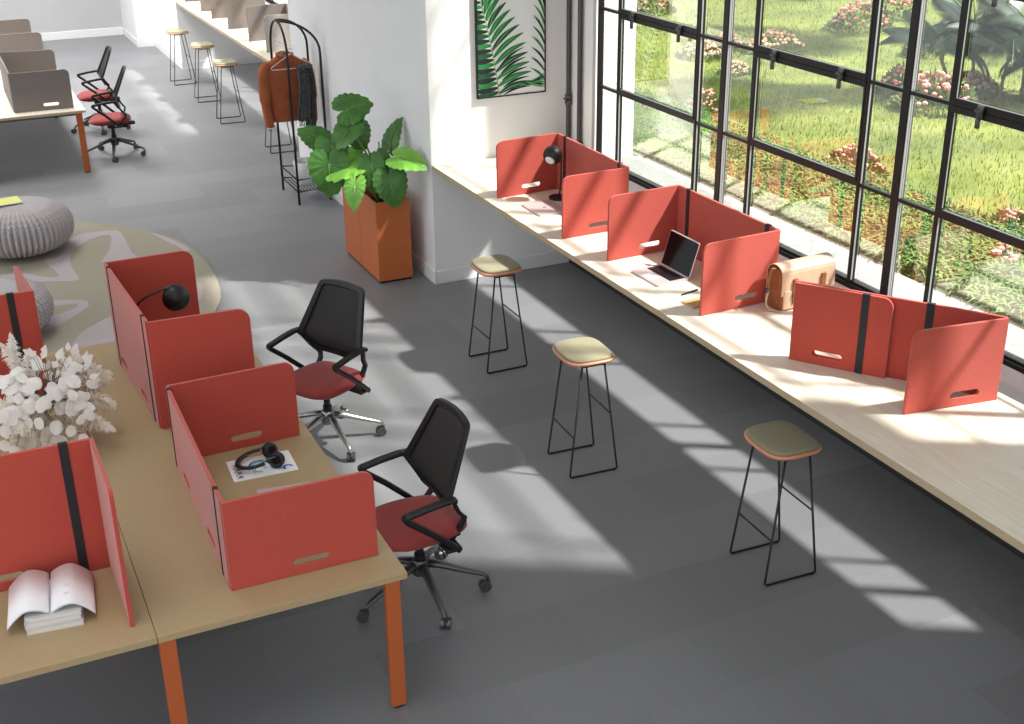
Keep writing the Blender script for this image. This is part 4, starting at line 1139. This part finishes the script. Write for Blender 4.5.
for i in range(6): pleaf((1, 4, 2)[i % 3], (W_ - .01, .16 - i * .022), (.35 + .02 * i, .06 + .01 * i), .012, .05)
layer[0] += 10
for i in range(11): pleaf(3, rib(i / 11), rib((i + 1.1) / 11), .006)
for k, (b_, m_) in enumerate(zip(bms, (P_g[0], P_g[1], P_g[2], P_rib, P_blk))):
    obj('printed_leaves' if k != 3 else 'printed_rib', b_, m_, pc)
random.seed(11)

# ------------------------------------------------------------------ garden
GZ = .93
bm = bmesh.new()
nx, ny = 60, 80; g = []
def gh(x, y): return GZ + .05 * math.sin(x * .7 + y * .3) * min(1, max(0, (x - 7) / 3)) + .03 * math.sin(y * .9) * min(1, max(0, (x - 7) / 3))
for i in range(nx + 1):
    g.append([bm.verts.new((OX + .0 + 34.5 * i / nx, -6 + 46 * j / ny, gh(OX + 34.5 * i / nx, -6 + 46 * j / ny))) for j in range(ny + 1)])
for i in range(nx):
    for j in range(ny): bm.faces.new((g[i][j], g[i + 1][j], g[i + 1][j + 1], g[i][j + 1]))
struct('ground', bm, M_lawn, None, True)
def blades(n, xr, yr, h, w, m, name, label, cat, zf=gh, lean=.6, fan=1, bias=1.0):
    V = []; F = []
    for i in range(n):
        x = xr[0] + (xr[1] - xr[0]) * random.random() ** bias; y = rnd(*yr); z0 = zf(x, y) - .005
        if fan > 1:
            hh0 = rnd(*h)
        for q in range(fan):
            a = rnd(0, 6.283); hh = rnd(*h); l = lean * rnd(.3, 1) * hh; ww = w * rnd(.6, 1.2)
            ca, sa = math.cos(a), math.sin(a); k = len(V)
            if fan == 1:
                V += [(x - sa * ww, y + ca * ww, z0), (x + sa * ww, y - ca * ww, z0), (x + ca * l, y + sa * l, z0 + hh)]; F.append((k, k + 1, k + 2))
            else:
                V += [(x, y, z0 + hh * .3), (x + ca * l * .6 - sa * ww, y + sa * l * .6 + ca * ww, z0 + hh * .85), (x + ca * l * 1.4, y + sa * l * 1.4, z0 + hh * .8), (x + ca * l * .6 + sa * ww, y + sa * l * .6 - ca * ww, z0 + hh * .85)]; F.append((k, k + 1, k + 2, k + 3))
    me = bpy.data.meshes.new(name); me.from_pydata(V, [], F); me.materials.append(m)
    o = bpy.data.objects.new(name, me); C.objects.link(o); tag(o, label, cat, None, 'stuff')
blades(110000, (6.5, 19), (4, 25), (.03, .07), .005, M_grass, 'lawn_grass', 'sunny yellow-green lawn grass covering the garden beyond the window', 'grass', bias=1.4)
blades(12000, (5.60, 6.8), (3, 12), (.10, .25), .010, M_cover1, 'ground_cover', 'low leafy ground cover plants growing along the outside of the window', 'plants', lean=.55, fan=5)

def frond(L, droop, n=22):
    bm = bmesh.new(); pts = []
    for i in range(n + 1):
        k = i / n; pts.append(Vector((L * (k - .12 * k * k), 0, L * (.55 * k - droop * k * k))))
    tube(bm, pts, [.012 * (1 - .8 * i / n) for i in range(n + 1)], 5)
    for i in range(2, n + 1):
        p = pts[i]; k = i / n; ll = L * .42 * math.sin(PI * (.15 + .8 * k)) ** .8
        for s in (-1, 1):
            for h_ in (0, .5):
                pp = p.lerp(pts[i - 1], h_); d = Vector((.55, s, -.35)).normalized(); e = pp + d * ll + Vector((0, 0, -.25 * ll)); m_ = pp + d * ll * .5; sd_ = Vector((.016, 0, 0))
                vs = [bm.verts.new(q) for q in (pp, m_ + sd_, e, m_ - sd_)]; bm.faces.new(vs)
    return bm
def palm(label, x, y, h, seed, lean=(0, 0), fs=1.0):
    R = random.Random(seed); t = thing('palm_tree', label, 'palm tree', (x, y, gh(x, y) - .02), 0, 'slender palms in the garden')
    top = Vector((lean[0], lean[1], h))
    bm = tb(catmull([(0, 0, 0), (lean[0] * .3, lean[1] * .3, h * .5), top], 6), [.024 * fs ** 1.5] * 3 + [.018 * fs ** 1.5] * 10, 8); obj('trunk', bm, M_trunk, t, True)
    obj('crownshaft', tb([top, top + Vector((0, 0, .18 * fs))], [.028, .018], 8), M_stem, t, True)
    for i in range(11):
        a = i * 2.4 + R.uniform(-.3, .3); L = R.uniform(.6, .85) * fs; src = FR[i % 3]
        o = bpy.data.objects.new('frond', src); C.objects.link(o); o.parent = t; o.location = top + Vector((0, 0, .15 * fs)); o.rotation_euler = (0, R.uniform(-.55, .25), a); o.scale = (L, L, L)
    return t
FR = []
for d_ in (.45, .75, .95):
    me = bpy.data.meshes.new('frond'); b_ = frond(1, d_); b_.to_mesh(me); b_.free(); me.materials.append(M_palm); FR.append(me)
palm('slender palm, leftmost trunk of the clump beyond the window', 10.05, 10.45, 0.42, 1, (-.06, .12))
palm('slender palm, second trunk of the clump beyond the window', 10.35, 10.42, 0.55, 2, (.02, .1))
palm('slender palm, third trunk of the clump beyond the window', 10.45, 10.12, 0.45, 3, (.05, 0))
palm('slender palm, fourth trunk of the clump beyond the window', 10.75, 10.1, 0.62, 4, (.06, .1))
palm('slender palm leaning right at the right side of the clump', 10.75, 9.80, 0.45, 5, (.15, -.1))
palm('low palm with drooping fronds at the right edge of the clump', 11.0, 9.55, 0.32, 6, (.1, -.1))
palm('tall palm at the top right corner whose crown is above the picture', 12.1, 9.25, 5.6, 7, (.1, -.1), 1.9)
palm('palm standing farther back at the top right of the lawn', 13.6, 12.2, 4.6, 9, (.2, .1), 1.7)

def shrub_mesh(R, rr, h, nl, nf, fm):
    lb = bmesh.new(); fb = bmesh.new()
    for i in range(nl):
        a = R.uniform(0, 6.28); r = rr * math.sqrt(R.random()); z_ = h * (1 - (r / rr) ** 2) * R.uniform(.2, 1); p = Vector((r * math.cos(a), r * math.sin(a), z_))
        d = Vector((math.cos(a) * r / rr, math.sin(a) * r / rr, R.uniform(.3, 1))).normalized(); s = d.orthogonal().normalized() * R.uniform(.012, .02); L = R.uniform(.06, .11)
        vs = [lb.verts.new(q) for q in (p, p + d * L * .5 + s, p + d * L, p + d * L * .5 - s)]; lb.faces.new(vs)
    for i in range(nf):
        a = R.uniform(0, 6.28); r = rr * .95 * math.sqrt(R.random()); z_ = h * (1 - (r / rr) ** 2) * R.uniform(.75, 1.05) + .05; p = Vector((r * math.cos(a), r * math.sin(a), z_))
        bmesh.ops.create_icosphere(fb, subdivisions=1, radius=R.uniform(.018, .034), matrix=Matrix.Translation(p) @ Matrix.Diagonal((1, 1, .8, 1)))
    return lb, fb
SH = []
for k, (rr_, h_, nl, nf, fm) in enumerate(((.36, .30, 500, 70, M_flower), (.30, .34, 450, 60, M_flower), (.34, .2, 350, 110, M_dry))):
    R = random.Random(20 + k); a_, b_ = shrub_mesh(R, rr_, h_, nl, nf, fm)
    ms = []
    for bmx, nm, mm in ((a_, 'foliage', M_shrub), (b_, 'flowers', fm)):
        me = bpy.data.meshes.new(nm); bmx.to_mesh(me); bmx.free(); me.materials.append(mm); ms.append(me)
    SH.append(ms)
def shrub(label, x, y, k, s=1.0, rz=0):
    t = thing('flowering_shrub', label, 'shrub', (x, y, gh(x, y) + .004), rz, 'flowering shrubs dotted over the lawn'); t.scale = (s, s, s)
    for me, nm in zip(SH[k], ('foliage', 'flowers')):
        o = bpy.data.objects.new(nm, me); C.objects.link(o); o.parent = t
for x, y, k, sc_, lab in ((10.1, 13.7, 2, 1.1, 'dry brown flowering shrub just above the thick window bar, second window from the right'),
        (11.9, 14.25, 0, 1.15, 'big pink flowering shrub on the lawn beyond the middle of the window'), (12.9, 14.75, 1, 1.2, 'pink flowering shrub just right of the biggest pink one on the lawn'),
        (12.85, 16.9, 0, 1.1, 'pink flowering shrub at the top edge of the lawn'), (10.2, 17.1, 0, 1.0, 'pink flowering shrub seen through the second pane from the left'),
        (8.95, 13.7, 2, .85, 'dry shrub seen through the narrow pane at the left of the window'), (9.35, 13.75, 1, .8, 'reddish flowering shrub in the narrow pane left of the thick mullion'),
        (9.66, 10.75, 1, .9, 'pink flowering shrub in shade left of the palm clump'), (9.40, 9.95, 0, 1.15, 'dense pink flowering shrub in front of the palm clump'),
        (10.9, 9.7, 2, 1.15, 'dry flowering shrub at the foot of the palms, the right one'), (10.45, 10.55, 2, .95, 'dry flowering shrub at the foot of the palms, the left one'),
        (8.75, 12.65, 2, .6, 'small dry shrub just below the thick window bar'), (7.05, 8.35, 0, .75, 'small pink flowering shrub close to the window behind the satchel'),
        (6.35, 5.75, 0, .85, 'pink flowering shrub close to the window at the right edge'), (6.9, 6.4, 1, .7, 'small pink flowering shrub close to the window right of the nearest screen'),
        (7.2, 10.9, 1, .7, 'small pink shrub close to the window at its far left'), (11.6, 12.6, 1, .8, 'small pink flowering shrub alone on the lawn right of centre')):
    shrub(lab, x, y, k, sc_, x * 3 + y)

# ------------------------------------------------------------------ light
w = bpy.data.worlds.new('world'); sc.world = w; w.use_nodes = True
bg = w.node_tree.nodes['Background']; bg.inputs['Color'].default_value = (.93, .96, 1.0, 1); bg.inputs['Strength'].default_value = SKY
sl = bpy.data.lights.new('sun', 'SUN'); sl.energy = SUN; sl.angle = math.radians(2.8); sl.color = (1, .965, .91)
so = bpy.data.objects.new('sun', sl); C.objects.link(so); so.location = (15, -5, 15)
so.rotation_euler = Vector((-.65, .40, -1)).to_track_quat('-Z', 'Y').to_euler()
sc.view_settings.view_transform = 'Standard'; sc.view_settings.look = 'None'; sc.view_settings.gamma = 1; sc.view_settings.use_curve_mapping = False
sc.view_settings.exposure = EXPO
sc.cycles.use_denoising = True; sc.cycles.transparent_max_bounces = 12; sc.cycles.max_bounces = 8; sc.cycles.diffuse_bounces = 4; sc.cycles.sample_clamp_indirect = 6
sc.cycles.caustics_reflective = False; sc.cycles.caustics_refractive = False
